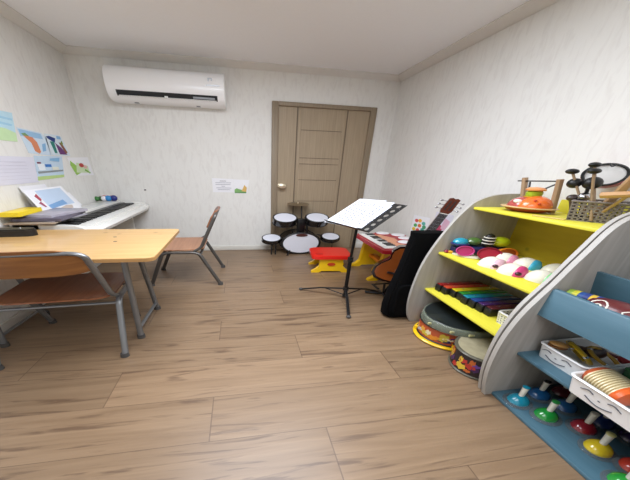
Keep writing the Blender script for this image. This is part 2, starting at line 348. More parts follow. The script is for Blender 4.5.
# ------------------------------------------------------------------ papers on the walls
UL, UB, UR = (0, 1, 0), (1, 0, 0), (0, -1, 0); ZV = (0, 0, 1)
def sheet(poly, O, U, V=ZV, m=None, curl=0.0):
    """a paper sheet; poly in (u, v) metres; N = U x V points... into the wall for back/left, handled by sign"""
    return G(m or M['paper'])
class Pic:
    def __init__(s, O, U, sgn=-1, V=ZV): s.O, s.U, s.V, s.s, s.g, s.k = O, U, V, sgn, G(), 0
    def add(s, m, poly):
        a = s.s*(0.0006+s.k*0.0004); b = s.s*(0.0016+s.k*0.0004); s.g.m(m).prism(poly, s.O, s.U, s.V, min(a, b) if s.s > 0 else b, max(a, b) if s.s > 0 else a)
        s.k += 1; return s
def rect(x0, x1, y0, y1): return [(x0, y0), (x1, y0), (x1, y1), (x0, y1)]
# left wall: U=+y, V=+z -> N=+x (into room): sgn +1
p = Pic((0, -1.16, 1.427), UL, 1); p.add(col('#bfe0ee', 0.8, 0), [(0, 0), (0.26, 0), (0.305, 0.226), (0, 0.22)])
p.add(col('#c9e6b4', 0.8, 0), [(0.0, 0.0), (0.26, 0), (0.275, 0.07), (0.2, 0.095), (0.1, 0.1), (0, 0.09)])
p.add(col('#a5d2e8', 0.8, 0), [(0.05, 0.13), (0.26, 0.12), (0.27, 0.135), (0.06, 0.15)]).add(col('#a5d2e8', 0.8, 0), [(0.1, 0.17), (0.28, 0.165), (0.285, 0.18), (0.1, 0.19)])
single('drawing', p.g, 'pale blue and green hill drawing at the left edge, topmost on the left wall', 'drawing', group=None)
p = Pic((0, -0.862, 1.34), UL, 1); p.add(col('#cfe0ee', 0.8, 0), [(0.03, 0.0), (0.265, -0.012), (0.275, 0.15), (0.23, 0.19), (0, 0.205)])
p.add(col('#9cc3e2', 0.8, 0), [(0.01, 0.14), (0.23, 0.135), (0.22, 0.18), (0.01, 0.195)]); p.add(col('#d98a63', 0.8, 0), [(0.03, 0.15), (0.12, 0.14), (0.15, 0.1), (0.16, 0.02), (0.14, 0.0), (0.1, 0.02), (0.09, 0.09)])
p.add(col('#7a9c6a', 0.8, 0), [(0.02, 0.16), (0.06, 0.17), (0.09, 0.145), (0.04, 0.145)])
p.add(col('#88b4da', 0.8, 0), [(0.18, 0.02), (0.22, 0.03), (0.24, 0.1), (0.2, 0.09)])
single('drawing', p.g, "child's painting with an orange figure on light blue, on the left wall", 'drawing')
p = Pic((0, -0.60, 1.335), UL, 1); p.add(col('#d7e3ea', 0.8, 0), [(0.0, -0.004), (0.262, 0.0), (0.21, 0.185), (0.155, 0.2), (0.0, 0.195)])
p.add(col('#223a7c', 0.8, 0), [(0.01, 0.17), (0.05, 0.18), (0.12, 0.165), (0.1, 0.12), (0.03, 0.15)]); p.add(col('#2d7f74', 0.8, 0), [(0.04, 0.13), (0.09, 0.13), (0.09, 0.02), (0.06, 0.02)])
p.add(col('#6a3a72', 0.8, 0), [(0.1, 0.12), (0.16, 0.08), (0.22, 0.01), (0.12, 0.01)]).add(col('#8a5a4a', 0.8, 0), [(0.15, 0.13), (0.19, 0.12), (0.23, 0.03), (0.2, 0.02)]).add(col('#8ab6dc', 0.8, 0), [(0.14, 0.16), (0.19, 0.16), (0.19, 0.19), (0.14, 0.19)])
p.add(col('#7c8f4a', 0.8, 0), [(0.165, 0.12), (0.195, 0.15), (0.2, 0.12), (0.19, 0.1)]); single('drawing', p.g, "child's painting with navy and purple figure, right of the orange one on the wall", 'drawing')
p = Pic((0, -0.84, 1.10), UL, 1); p.add(col('#c4d8e8', 0.8, 0), [(0.0, 0.0), (0.32, 0.015), (0.375, 0.225), (0.045, 0.22)])
p.add(col('#bcd68a', 0.8, 0), [(0, 0), (0.32, 0.015), (0.325, 0.04), (0.01, 0.035)]).add(col('#8c9496', 0.8, 0), [(0.03, 0.06), (0.33, 0.075), (0.335, 0.09), (0.03, 0.08)])
p.add(col('#e8eef2', 0.8, 0), rect(0.05, 0.12, 0.09, 0.15)).add(col('#3e7ac0', 0.8, 0), rect(0.13, 0.2, 0.12, 0.145)).add(col('#e4e6d8', 0.8, 0), rect(0.2, 0.28, 0.09, 0.12)).add(col('#7d3a52', 0.8, 0), rect(0.05, 0.09, 0.15, 0.165)).add(col('#88b6da', 0.8, 0), [(0.2, 0.18), (0.31, 0.17), (0.33, 0.21), (0.21, 0.2)])
single('drawing', p.g, 'drawing of blue sky over a row of white buildings, below the orange figure painting', 'drawing')
p = Pic((0, -0.40, 1.115), UL, 1); p.add(M['paper'], [(0.07, 0.005), (0.37, -0.003), (0.345, 0.215), (0.0, 0.2)])
p.add(col('#9cc85e', 0.8, 0), [(0.07, 0.01), (0.2, 0.05), (0.09, 0.13), (0.03, 0.17), (0.02, 0.12)]).add(col('#cfe0b8', 0.8, 0), [(0.08, 0.04), (0.3, 0.03), (0.3, 0.11), (0.12, 0.15)])
p.add(col('#b5423e', 0.8, 0), ell(0.19, 0.12, 0.04, 0.025, 10)).add(col('#e0b6b0', 0.8, 0), ell(0.25, 0.1, 0.03, 0.02, 10)).add(col('#7fb24e', 0.8, 0), [(0.22, 0.06), (0.3, 0.02), (0.32, 0.03), (0.24, 0.075)])
single('drawing', p.g, 'white sheet with green leaves and a red flower next to the room corner', 'drawing')
p = Pic((0, -1.20, 1.082), UL, 1); p.add(M['paper2'], [(0, 0.0), (0.36, 0.003), (0.395, 0.225), (0.0, 0.225)])
for k in range(6): p.add(col('#cfcdd8', 0.8, 0), rect(0.05, 0.30, 0.04+k*0.028, 0.043+k*0.028))
single('notice', p.g, 'blank-looking white paper with faint lines, at the left edge below the blue drawing', 'paper notice')
# back wall notice: U=+x, V=+z -> N=-y (into room): sgn +1
p = Pic((0.853, 0, 0.9), UB, 1); p.add(M['paper'], [(0, 0.01), (0.17, 0.01), (0.17, 0.198), (0, 0.206)])
for k, (a, b) in enumerate(((0.06, 0.11), (0.025, 0.15), (0.025, 0.145), (0.07, 0.1), (0.03, 0.15), (0.04, 0.14))): p.add(M['inkdark'] if k == 0 else M['ink'], rect(a, b, 0.165-k*0.024, 0.171-k*0.024))
single('notice', p.g, 'white notice with grey lines of text, left half of the pair on far wall', 'paper notice')
p = Pic((1.024, 0, 0.89), UB, 1); p.add(M['paper'], [(0, 0.01), (0.105, 0.004), (0.127, 0.2), (0, 0.205)])
p.add(col('#7fae6a', 0.8, 0), [(0.004, 0.012), (0.1, 0.01), (0.1, 0.05), (0.06, 0.06), (0.02, 0.08), (0.004, 0.06)]).add(col('#d9b26a', 0.8, 0), [(0.06, 0.04), (0.1, 0.03), (0.105, 0.09), (0.085, 0.13), (0.075, 0.09)]).add(col('#5c8a50', 0.8, 0), [(0.004, 0.012), (0.1, 0.012), (0.1, 0.024), (0.004, 0.024)])
single('notice', p.g, 'white paper with small green and yellow picture, right half of pair on far wall', 'paper notice')
# right wall: U=-y, V=+z -> N=-x (into room)
p = Pic((RW, -0.742, 0.52), UR, 1); p.add(M['paper'], [(0, 0.01), (0.24, 0.0), (0.235, 0.245), (0.005, 0.23)])
for (a, b, c) in ((0.06, 0.17, '#d8534f'), (0.11, 0.18, '#e9b23e'), (0.06, 0.11, '#4fa85c'), (0.12, 0.12, '#e07b3a'), (0.17, 0.16, '#5fb4a6'), (0.05, 0.06, '#e5c43c'), (0.11, 0.06, '#d8534f'), (0.175, 0.08, '#3f9f8c'), (0.19, 0.12, '#4a9e6e')):
    p.add(col(c, 0.8, 0), ell(a, b, 0.026, 0.022, 10))
single('poster', p.g, 'small white poster of coloured flowers on the right wall beside the guitar neck', 'poster')
p = Pic((RW, -1.03, 0.585), UR, 1); p.add(M['paper2'], rect(0, 0.2, 0, 0.27)); p.add(col('#c04a68', 0.8, 0), [(0.02, 0.02), (0.1, 0.02), (0.13, 0.12), (0.05, 0.15)]).add(col('#dcb2c4', 0.8, 0), [(0.1, 0.1), (0.18, 0.08), (0.18, 0.2), (0.12, 0.22)])
single('poster', p.g, 'white and pink poster on the right wall behind the guitar head', 'poster')

# ------------------------------------------------------------------ piano
PZ = 0.762
t = thing('digital_piano', 'white digital piano standing along the left wall in the corner', 'piano', (0.02, -0.02, 0))
L_ = 1.25
prof = [(0.0, 0.64), (0.29, 0.64), (0.318, 0.66), (0.325, 0.69), (0.312, 0.715), (0.298, 0.722), (0.0, 0.722)]
g = G(M['pianowhite']); g.prism(prof, (0, 0, 0), (1, 0, 0), (0, 0, 1), 0, L_); part('keybed', g, t)
g = G(M['pianowhite']).box(0, 0.125, -L_, 0, 0.715, 0.792, 0.01); part('console', g, t)
g = G(M['silver']).box(0.06, 0.066, -L_+0.05, -0.25, 0.792, 0.7935).box(0.1, 0.104, -L_+0.05, -0.1, 0.792, 0.7935); part('trim_strip', g, t)
cp = [(0.0, 0.70), (0.325, 0.69), (0.322, 0.72), (0.30, 0.752), (0.27, 0.768), (0.0, 0.795)]
for ya in (0.0, L_-0.045): part('end_cheek', G(M['pianowhite']).prism(cp, (0, -ya, 0), (1, 0, 0), (0, 0, 1), 0.0005, 0.045), t)
g = G(M['keywhite']); n = 50; kw = (L_-0.096)/n
for i in range(n): y = -0.048-i*kw; part('white_key', G(M['keywhite']).box(0.12, 0.297, y-kw*0.96, y, 0.722, 0.745, 0.0012, seg=1), t)
g = G(M['keyblack'])
for i in range(n-1):
    if (i % 7) in (1, 5): continue
    y = -0.048-(i+1)*kw; part('black_key', G(M['keyblack']).box(0.122, 0.232, y-0.0095, y+0.0095, 0.744, 0.76, 0.002, seg=1), t)
part('key_felt', G(M['keyblack']).box(0.121, 0.16, -L_+0.046, -0.046, 0.744, 0.763), t)
for ya in (0.06, L_-0.1): part('stand_leg', G(M['pianowhite']).box(0.04, 0.2, -ya-0.02, -ya, 0.0, 0.64, 0.004), t)
part('stand_panel', G(M['pianowhite']).box(0.04, 0.055, -L_+0.1, -0.08, 0.35, 0.64, 0.002), t)

# caterpillar toy on the piano
t = thing('toy_caterpillar', 'small rainbow coloured toy lying on the far end of the piano', 'toy', (0.075, -0.12, 0.79))
for k, (c, a, b, r) in enumerate((('#3d7d3c', -0.075, 0.0, 0.02), ('#2f5d34', -0.05, 0.012, 0.02), ('#c2453e', -0.02, 0.02, 0.024), ('#e9e7ea', -0.012, -0.012, 0.023), ('#2f86c6', 0.02, -0.012, 0.025), ('#8d2f63', 0.038, 0.018, 0.024), ('#26307d', 0.058, 0.0, 0.026))):
    part('body_segment', G(col(c)).ball((a*0.9, b, r*1.5), (r, r, r*1.5), 12), t)

# sheets, magazines, folder on the piano
def flat(name, label, cat, cx, cy, z, w, l, h_, m, rot=0, group=None, tilt=0, bev=0.001):
    g = G(m).box(-w/2, w/2, -l/2, l/2, 0, h_, bev, seg=1)
    return single(name, g, label, cat, (cx, cy, z), rz(rot) @ Matrix.Rotation(math.radians(tilt), 4, 'Y'), group)
flat('magazine', 'pale magazine at the bottom of the pile on the piano', 'magazine', 0.105, -1.16, 0.795, 0.2, 0.29, 0.008, M['bookbrown'], 6)
flat('magazine', 'thin white magazine second from the bottom of the piano pile', 'magazine', 0.12, -1.10, 0.803, 0.21, 0.29, 0.006, M['magazine2'], -8)
flat('magazine', 'dark grey printed magazine in the middle of the piano pile', 'magazine', 0.125, -1.09, 0.809, 0.2, 0.34, 0.024, M['magazine'], 3)
flat('magazine', 'silvery magazine on top of the piano pile', 'magazine', 0.12, -1.07, 0.833, 0.19, 0.30, 0.022, M['magazine2'], -10)
flat('folder', 'bright yellow plastic folder on the magazine pile', 'folder', 0.045, -1.18, 0.855, 0.075, 0.24, 0.035, M['yfolder'], 4)
# standing scores: leaning on the left wall, feet on the console
def lean(name, label, y0, w, z0, hgt, x_low, x_top, build, skew=0.0):
    V = Vector((x_top-x_low, skew, hgt)).normalized(); p = Pic((x_low, y0, z0), UL, 1, V); build(p, w, Vector((x_top-x_low, 0, hgt)).length); return single(name, p.g, label, 'sheet music')
def b1(p, w, h):
    p.add(M['paper'], rect(0, w, 0, h)); [p.add(M['ink'], rect(0.05, w-0.05, h-0.04-k*0.03, h-0.036-k*0.03)) for k in range(3)]
lean('sheet_music', 'plain white page with faint text, standing behind the colour page', -1.02, 0.26, 0.797, 0.27, 0.03, 0.008, b1, -0.04)
def b2(p, w, h):
    p.add(M['paper'], [(0.02, 0), (w, 0.0), (w-0.06, h), (0, h)])
    p.add(col('#c3d5ea', 0.7, 0), [(0.12, 0.06), (w-0.05, 0.06), (w-0.09, h-0.015), (0.1, h-0.015)])
    p.add(col('#7fa8d4', 0.7, 0), [(0.13, 0.055), (0.33, 0.07), (0.31, 0.115), (0.12, 0.09)]).add(col('#cdbfb4', 0.7, 0), [(0.17, 0.02), (0.36, 0.02), (0.37, 0.05), (0.3, 0.06), (0.22, 0.045)])
    p.add(col('#b34f5c', 0.7, 0), [(0.06, h-0.06), (0.09, h-0.04), (0.1, h-0.09), (0.08, h-0.11)]).add(col('#a8506a', 0.7, 0), [(0.05, h-0.12), (0.075, h-0.11), (0.095, h-0.16), (0.08, h-0.16)])
lean('sheet_music', 'open page with red figures and a blue and beige landscape, standing on the piano', -1.085, 0.47, 0.80, 0.235, 0.085, 0.03, b2)
def b3(p, w, h):
    p.add(M['paper'], [(0, 0), (w, 0.01), (w-0.06, h), (0, h)]); [p.add(M['ink'], rect(0.03, w-0.09, h-0.03-k*0.025, h-0.028-k*0.025)) for k in range(4)]
lean('sheet_music', 'white page of faint print sticking out right of the colour page on the piano', -0.75, 0.24, 0.797, 0.16, 0.05, 0.02, b3)

# ------------------------------------------------------------------ desk
DZ = 0.75
t = thing('school_desk', 'light beech desk with grey tube legs in the left foreground', 'desk', (0.40, -1.60, 0))
g = G(M['desk']); g.prism(rrect(-0.385, 0.368, -0.302, 0.305, 0.03), (0, 0, 0), (1, 0, 0), (0, 1, 0), DZ-0.006, DZ)
part('tabletop', g, t)
g = G(M['deskedge']); g.prism(rrect(-0.385, 0.368, -0.302, 0.305, 0.03), (0, 0, 0), (1, 0, 0), (0, 1, 0), DZ-0.024, DZ-0.006); part('edge_band', g, t)
for hx, hy in ((0.13, 0.10), (0.16, 0.0)): part('screw_hole', G(M['foot']).lathe([(0.0075, 0), (0.0075, 0.0006), (0, 0.0006)], (hx, hy, DZ), seg=10), t)
part('apron', G(M['steel']).box(-0.22, 0.22, -0.16, -0.14, 0.69, 0.726, 0.003).box(-0.22, 0.22, 0.14, 0.16, 0.69, 0.726, 0.003), t)
for sx in (-1, 1):
    for (ft, tp) in ((-0.145, -0.115), (0.195, 0.06)):
        xx = 0.212 if sx > 0 else -0.315
        lg = part('leg', G(M['steel']).cyl((xx, tp, 0.73), (xx, ft, 0.012), 0.0125), t)
        part('foot_cap', G(M['foot']).cyl((xx, ft, 0), (xx, ft-0.0, 0.03), 0.0165), lg)
    part('side_rail', G(M['steel']).cyl((xx, -0.142, 0.09), (xx, 0.183, 0.075), 0.009), t)
t = thing('pencil_case', 'black rounded case lying on the desk at the left edge of the photo', 'case', (0.09, -1.445, DZ), rz(6))
part('body', G(M['black']).prism(rrect(-0.13, 0.115, -0.035, 0.035, 0.034, 6), (0, 0, 0), (1, 0, 0), (0, 1, 0), 0, 0.045).prism(rrect(-0.125, 0.11, -0.03, 0.03, 0.029, 6), (0, 0, 0), (1, 0, 0), (0, 1, 0), 0.045, 0.055), t)
part('stud', G(M['chrome']).ball((0.06, 0.005, 0.055), 0.005, 8), t)
single('pencil_stub', G(col('#e8cfc0')).box(-0.02, 0.02, -0.012, 0.012, 0, 0.03, 0.004), 'small pale pink block standing behind the black case on the desk', 'eraser', (0.03, -1.335, DZ), rz(20))

# ------------------------------------------------------------------ school chairs
def chair(pos, rot, label, tube, wood, lean_):
    t = thing('school_chair', label, 'chair', pos, rz(rot), 'plywood school chairs')
    zs = 0.425
    g = G(M['seatlit' if wood == 'seatwood' else 'seatwood']); hw, yf, yb = 0.20, 0.20, -0.165  # open seat takes the lit copy, the seat under the desk the shaded one
    # plywood seat, rounded, slightly dished
    poly = rrect(-hw, hw, yb, yf, 0.075, 6); R0 = [Vector((a, b, zs-0.004)) for a, b in poly]; R1 = [Vector((a, b, zs+0.008)) for a, b in poly]; R2 = [Vector((a*0.55, b*0.55+0.01, zs+0.003)) for a, b in poly]
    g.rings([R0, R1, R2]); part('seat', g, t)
    for s in (-1, 1):
        x = 0.214*s
        P = bend([(0.215*s, -0.25, 0.012), (x, -0.135, zs-0.02), (x, 0.07, zs-0.02), (0.185*s, 0.172, 0.012)], 0.045)
        # two legs joined by the seat rail, each leg its own part
        mid = len(P)//2
        part('leg', G(M[tube]).tube(P[:mid], 0.0125, 12), t); part('leg', G(M[tube]).tube(P[mid-1:], 0.0125, 12), t)
        for fx, fy in ((0.212*s, -0.25), (0.185*s, 0.172)): part('foot_cap', G(M['foot']).cyl((fx, fy, 0), (fx, fy, 0.03), 0.017, 0.0145), t)
    P = bend([(-0.205, -0.11, zs-0.012), (-0.2, -0.155, zs+0.03), (-0.20, -lean_, 0.815), (0.20, -lean_, 0.815), (0.2, -0.155, zs+0.03), (0.205, -0.11, zs-0.012)], 0.05, 8)
    part('back_frame', G(M[tube]).tube(P, 0.0115, 12), t)
    part('crossbar', G(M[tube]).cyl((-0.214, -0.145, zs-0.048), (0.214, -0.145, zs-0.048), 0.009).cyl((-0.214, 0.07, zs-0.03), (0.214, 0.07, zs-0.03), 0.009), t)
    # curved backrest board
    g = G(M[wood]); rings = []
    for k in range(13):
        a = -1+2*k/12; x = 0.192*a; cur = -0.02*(1-a*a); zt_ = 0.84-0.06*abs(a)**6; zb = 0.645+0.03*abs(a)**4; bk = lambda q: -0.155-(lean_-0.155)*(q-0.455)/0.36+0.022+cur
        rings.append([Vector((x, bk(zb), zb)), Vector((x, bk(zt_), zt_)), Vector((x, bk(zt_)-0.012, zt_)), Vector((x, bk(zb)-0.012, zb))])
    g.rings(rings); part('backrest', g, t)
    g = G(M['chrome'])
    for s in (-1, 1): g.ball((0.165*s, -0.155-(lean_-0.155)*0.76+0.012, 0.73), (0.008, 0.006, 0.008), 8)
    part('rivet', g, t); return t
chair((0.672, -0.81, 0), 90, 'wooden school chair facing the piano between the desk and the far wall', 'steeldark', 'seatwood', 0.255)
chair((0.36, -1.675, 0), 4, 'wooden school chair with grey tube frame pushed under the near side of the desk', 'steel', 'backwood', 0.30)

# ------------------------------------------------------------------ drum kit
t = thing('toy_drum_kit', 'black toy drum kit with white heads in front of the door', 'drum kit', (1.60, -0.20, 0))
def drum(parent, name, c, axis, R, dep, n_lug, label=None, badge=False):
    a = Vector(axis).normalized(); c = Vector(c)
    sh = part(name, G(M['drumshell']).lathe([(R*0.92, -dep), (R*0.97, -dep*0.97), (R*0.97, -0.004), (R*0.9, 0)], c, a, 32), parent, label)
    part('drumhead', G(M['drumhead']).lathe([(R*0.90, -0.004), (R*0.89, 0.003), (0, 0.004)], c, a, 32), sh)
    part('hoop', G(M['black']).torus(c+a*0.001, R*0.945, R*0.06, a, 36, 8), sh)
    part('rear_hoop', G(M['black']).torus(c-a*dep*0.97, R*0.96, R*0.045, a, 36, 8), sh)
    Q = Vector((0, 0, 1)).rotation_difference(a).to_matrix()
    g = G(M['blackmetal'])
    for k in range(n_lug):
        th = 2*PI*(k+0.5)/n_lug; v = Q @ Vector((math.cos(th), math.sin(th), 0)); g = G(M['blackmetal']); g.cyl(c+v*R*1.02, c+v*R*1.02-a*dep*0.95, 0.004, seg=6); g.ball(c+v*R*1.0-a*dep*0.45, 0.009, 8); part('lug', g, sh)
    return sh
bd = drum(t, 'bass_drum', (-0.022, -0.03, 0.185), (0.02, -1, -0.02), 0.178, 0.19, 8)
g = G(M['badge']).prism(ell(0, 0, 0.052, 0.022, 16), (-0.02, -0.036, 0.318), (1, 0, 0), (0, 0.0, 1), -0.002, 0.008); part('badge', g, bd, 'dark maroon oval badge')
drum(t, 'tom_drum', (-0.168, -0.02, 0.585), (0.0, -0.5, 0.87), 0.103, 0.11, 6); drum(t, 'tom_drum', (0.107, -0.02, 0.587), (0.0, -0.5, 0.87), 0.103, 0.11, 6)
drum(t, 'side_drum', (-0.277, -0.0, 0.268), (0.0, -0.42, 0.9), 0.085, 0.065, 6); drum(t, 'side_drum', (0.248, -0.0, 0.28), (0.0, -0.42, 0.9), 0.085, 0.065, 6)
g = G(M['blackmetal'])
for x in (-0.05, 0.03): g.cyl((x, 0.02, 0.36), (x, 0.03, 0.56), 0.011, seg=10)
g.cyl((-0.15, 0.05, 0.45), (0.13, 0.05, 0.45), 0.008, seg=8).cyl((-0.01, 0.05, 0.35), (-0.01, 0.12, 0.745), 0.006, seg=8).box(-0.055, 0.01, 0.0, 0.05, 0.36, 0.56, 0.01)
part('stand_post', g, t)
part('side_arm', G(M['blackmetal']).tube([(-0.11, 0.05, 0.3), (-0.2, 0.03, 0.24), (-0.26, 0.02, 0.19)], 0.008, 8, 4), t); part('side_arm', G(M['blackmetal']).tube([(0.13, 0.05, 0.3), (0.2, 0.03, 0.27), (0.26, 0.02, 0.22)], 0.008, 8, 4), t)
for x in (-0.27, -0.235): part('leg', G(M['blackmetal']).cyl((x, 0.01, 0.21), (x-0.01, -0.02, 0), 0.006, seg=8), t)
for s in (-1, 1): part('leg', G(M['blackmetal']).cyl((0.01+0.12*s, -0.01, 0.09), (0.01+0.155*s, -0.08, 0.005), 0.008, seg=8), t)
part('cymbal', G(M['cymbal']).lathe([(0.094, 0), (0.05, 0.008), (0.02, 0.014), (0.014, 0.026), (0, 0.028)], (-0.045, 0.10, 0.765), (0.0, -0.16, 1), 28), t, 'brownish thin cymbal')

# ------------------------------------------------------------------ red and yellow stool
def leg_plate(m, w_foot, w_top, zt_, y, th, notch=True):
    P = [(-w_foot, 0), (-w_foot*0.6, 0.0), (-w_foot*0.48, 0.022), (w_foot*0.48, 0.022), (w_foot*0.6, 0), (w_foot, 0), (w_foot*0.98, 0.022), (w_foot*0.8, 0.045), (w_foot*0.62, 0.09), (w_top, zt_), (-w_top, zt_), (-w_foot*0.62, 0.09), (-w_foot*0.8, 0.045), (-w_foot*0.98, 0.022)]
    return G(m).prism(P, (0, y, 0), (1, 0, 0), (0, 0, 1), -th/2, th/2)
t = thing('toy_stool', 'red topped toy stool with yellow feet behind the music stand', 'stool', (1.722, -0.70, 0), rz(-6))
for y in (-0.115, 0.115): part('leg', leg_plate(M['toyyellow'], 0.145, 0.085, 0.20, y, 0.035), t)
part('seat', G(M['toyred']).prism(rrect(-0.148, 0.148, -0.155, 0.155, 0.05, 6), (0, 0, 0), (1, 0, 0), (0, 1, 0), 0.195, 0.235).prism(rrect(-0.138, 0.138, -0.145, 0.145, 0.045, 6), (0, 0, 0), (1, 0, 0), (0, 1, 0), 0.235, 0.243), t)
part('medallion', G(col('#c4401c')).prism(ell(0, 0.12, 0.03, 0.022, 16), (0, -0.134, 0), (1, 0, 0), (0, 0, 1), 0.0, 0.004), t)
part('seat_button', G(col('#c21d14')).lathe([(0.028, 0), (0.028, 0.004), (0.02, 0.006), (0, 0.006)], (-0.09, -0.085, 0.242)), t)

# ------------------------------------------------------------------ toy keyboard on its stand
t = thing('toy_keyboard', 'red toy keyboard with four white pads on a yellow stand by the right wall', 'toy keyboard', (1.92, -0.92, 0))
body = [(0, -0.29), (0.03, -0.31), (0.14, -0.31), (0.3, -0.13), (0.365, 0.02), (0.355, 0.2), (0.22, 0.29), (0.03, 0.29), (0, 0.26)]
part('case', G(M['kbred']).prism(body, (0, 0, 0), (1, 0, 0), (0, 1, 0), 0.425, 0.468), t)
part('case_top', G(M['kbred']).prism([(0.018+a*0.93, b*0.95) for a, b in body], (0, 0, 0), (1, 0, 0), (0, 1, 0), 0.468, 0.474), t)
g = G(M['keywhite']); n = 15
for i in range(n): y = 0.245-i*0.034; part('white_key', G(M['keywhite']).box(0.02, 0.115, y-0.032, y, 0.47, 0.484, 0.001, seg=1), t)
g = G(M['keyblack'])
for i in range(n-1):
    if i % 7 in (2, 6): continue
    y = 0.245-(i+1)*0.034; part('black_key', G(M['keyblack']).box(0.06, 0.115, y-0.008, y+0.01, 0.483, 0.492), t)
part('speaker', G(M['speaker']).prism([(0.13, -0.22), (0.2, -0.17), (0.22, 0.05), (0.17, 0.2), (0.13, 0.2)], (0, 0, 0), (1, 0, 0), (0, 1, 0), 0.473, 0.479), t, 'peach speaker panel')
for a, b in ((0.21, 0.245), (0.30, 0.165), (0.30, 0.04), (0.235, -0.10)):
    pd = part('pad', G(M['padwhite']).lathe([(0.05, 0), (0.05, 0.012), (0.044, 0.018), (0.02, 0.017), (0, 0.018)], (a, b, 0.474), seg=24), t); part('pad_ring', G(M['kbred']).torus((a, b, 0.476), 0.055, 0.007), pd)
for y in (-0.13, 0.26):
    g = leg_plate(M['toyyellow'], 0.16, 0.075, 0.43, y, 0.045); g.bm.transform(Matrix.Translation((0.16, 0, 0))); part('leg', g, t)
part('crossbar', G(M['toyorange']).box(0.13, 0.19, -0.12, 0.25, 0.14, 0.185, 0.01), t, 'orange crossbar')

# ------------------------------------------------------------------ music stand
t = thing('music_stand', 'black folding music stand in the middle of the room', 'music stand', (1.66, -1.38, 0))
part('lower_tube', G(M['blackmetal']).cyl((0, 0, 0.03), (0, 0, 0.46), 0.011, seg=14), t); part('upper_tube', G(M['blackmetal']).cyl((0, 0, 0.44), (0.01, 0.0, 0.84), 0.008, seg=14), t)
part('clamp', G(M['black']).cyl((0, 0, 0.43), (0, 0, 0.475), 0.016).cyl((0.0, -0.012, 0.452), (0.0, -0.04, 0.452), 0.006), t)
part('collar', G(M['black']).cyl((0, 0, 0.10), (0, 0, 0.135), 0.018).cyl((0, 0, 0.025), (0, 0, 0.05), 0.015), t)
for fx, fy in ((-0.235, 0.185), (-0.06, -0.29), (0.25, 0.075)):
    f = Vector((fx, fy, 0.012)); k = f*0.55; k.z = 0.075
    lg = part('leg', G(M['blackmetal']).tube([(0, 0, 0.12), (k.x, k.y, k.z), (f.x, f.y, f.z)], 0.0085, 8), t)
    part('strut', G(M['blackmetal']).cyl((0, 0, 0.04), (f.x*0.45, f.y*0.45, 0.082), 0.005, seg=8), lg); part('rubber_foot', G(M['foot']).ball((f.x, f.y, 0.014), 0.014, 10), lg)
psi, th = 0.31, 0.807
A = Vector((math.sin(psi), -math.cos(psi), 0)); B = Vector((math.cos(psi)*math.cos(th), math.sin(psi)*math.cos(th), math.sin(th))); N = A.cross(B)
ctr = Vector((0.038, 0.007, 0.901)); s_ = 1 if N.x < 0 else -1
# plate with a row of punched holes near the right end and bottom lip, built as a lattice of bars
PW, PH = 0.38, 0.30
def bar(g, a0, a1, b0, b1, t0=-0.0015, t1=0.0015):
    g.prism(rect(a0, a1, b0, b1), ctr, A, B, t0, t1)
g = G(M['black']); hw, hh = PW/2, PH/2
bar(g, -hw, 0.07, -hh, hh); nh = 6; cell = PH/nh
def holed(a0, a1, b0, b1, rr):
    ca, cb = (a0+a1)/2, (b0+b1)/2; n = 24; inn = ell(ca, cb, rr, rr, n); out = []
    for i in range(n):
        th_ = 2*PI*i/n; c, s = math.cos(th_), math.sin(th_); k = min((a1-a0)/2/abs(c) if abs(c) > 1e-6 else 9, (b1-b0)/2/abs(s) if abs(s) > 1e-6 else 9); out.append((ca+c*k, cb+s*k))
    for i in range(n):
        j = (i+1) % n; g.prism([inn[i], out[i], out[j], inn[j]], ctr, A, B, -0.0015, 0.0015)
for i in range(nh):
    holed(0.12, hw-0.006, -hh+i*cell, -hh+(i+1)*cell, 0.0145)
bar(g, 0.07, 0.12, -hh, hh); bar(g, hw-0.006, hw, -hh, hh)
dk = part('desk_plate', g, t)
g = G(M['black']); g.prism(rect(-hw, hw, -hh, -hh+0.003), ctr, A, B, min(0, s_*0.03), max(0, s_*0.03)); part('lip', g, dk)
part('bracket', G(M['blackmetal']).cyl((0.01, 0, 0.83), tuple(ctr-N*s_*0.003), 0.012).prism(rect(-0.05, 0.05, -0.05, 0.05), ctr, A, B, min(-s_*0.006, -s_*0.002), max(-s_*0.006, -s_*0.002)), t)
def score(label, poly, lift, lines=True):
    pos = Vector((1.66, -1.38, 0)); g = G(M['score']); O = pos+ctr
    lo, hi = sorted((s_*(0.002+lift), s_*(0.0028+lift))); g.prism(poly, O, A, B, lo, hi)
    if lines:
        (ax0, ay0), (ax1, ay1) = poly[0], poly[2]; random.seed(3); g.m(M['inkdark']); l2, h2 = sorted((s_*(0.0024+lift), s_*(0.0036+lift)))
        for k in range(6):
            a = ax0+0.04+k*0.028; b = ay0+0.05
            while b < ay1-0.05:
                l = random.uniform(0.008, 0.022)
                if b+l < ay1-0.04: g.prism(rect(a, a+0.008, b, b+l), O, A, B, l2, h2)
                b += l+random.uniform(0.004, 0.014)
    o = single('sheet_music', g, label, 'sheet music'); return o
score('lower white music sheet on the stand, nearest the punched edge', [(-0.07, -0.135), (0.115, -0.13), (0.11, 0.12), (-0.075, 0.115)], 0.0)
score('white music sheet in the middle of the fan on the stand', [(-0.12, -0.155), (0.085, -0.145), (0.10, 0.155), (-0.105, 0.145)], 0.0012)
score('top white music sheet on the stand reaching past its left side', [(-0.20, -0.165), (0.015, -0.15), (0.03, 0.165), (-0.185, 0.145)], 0.0024)

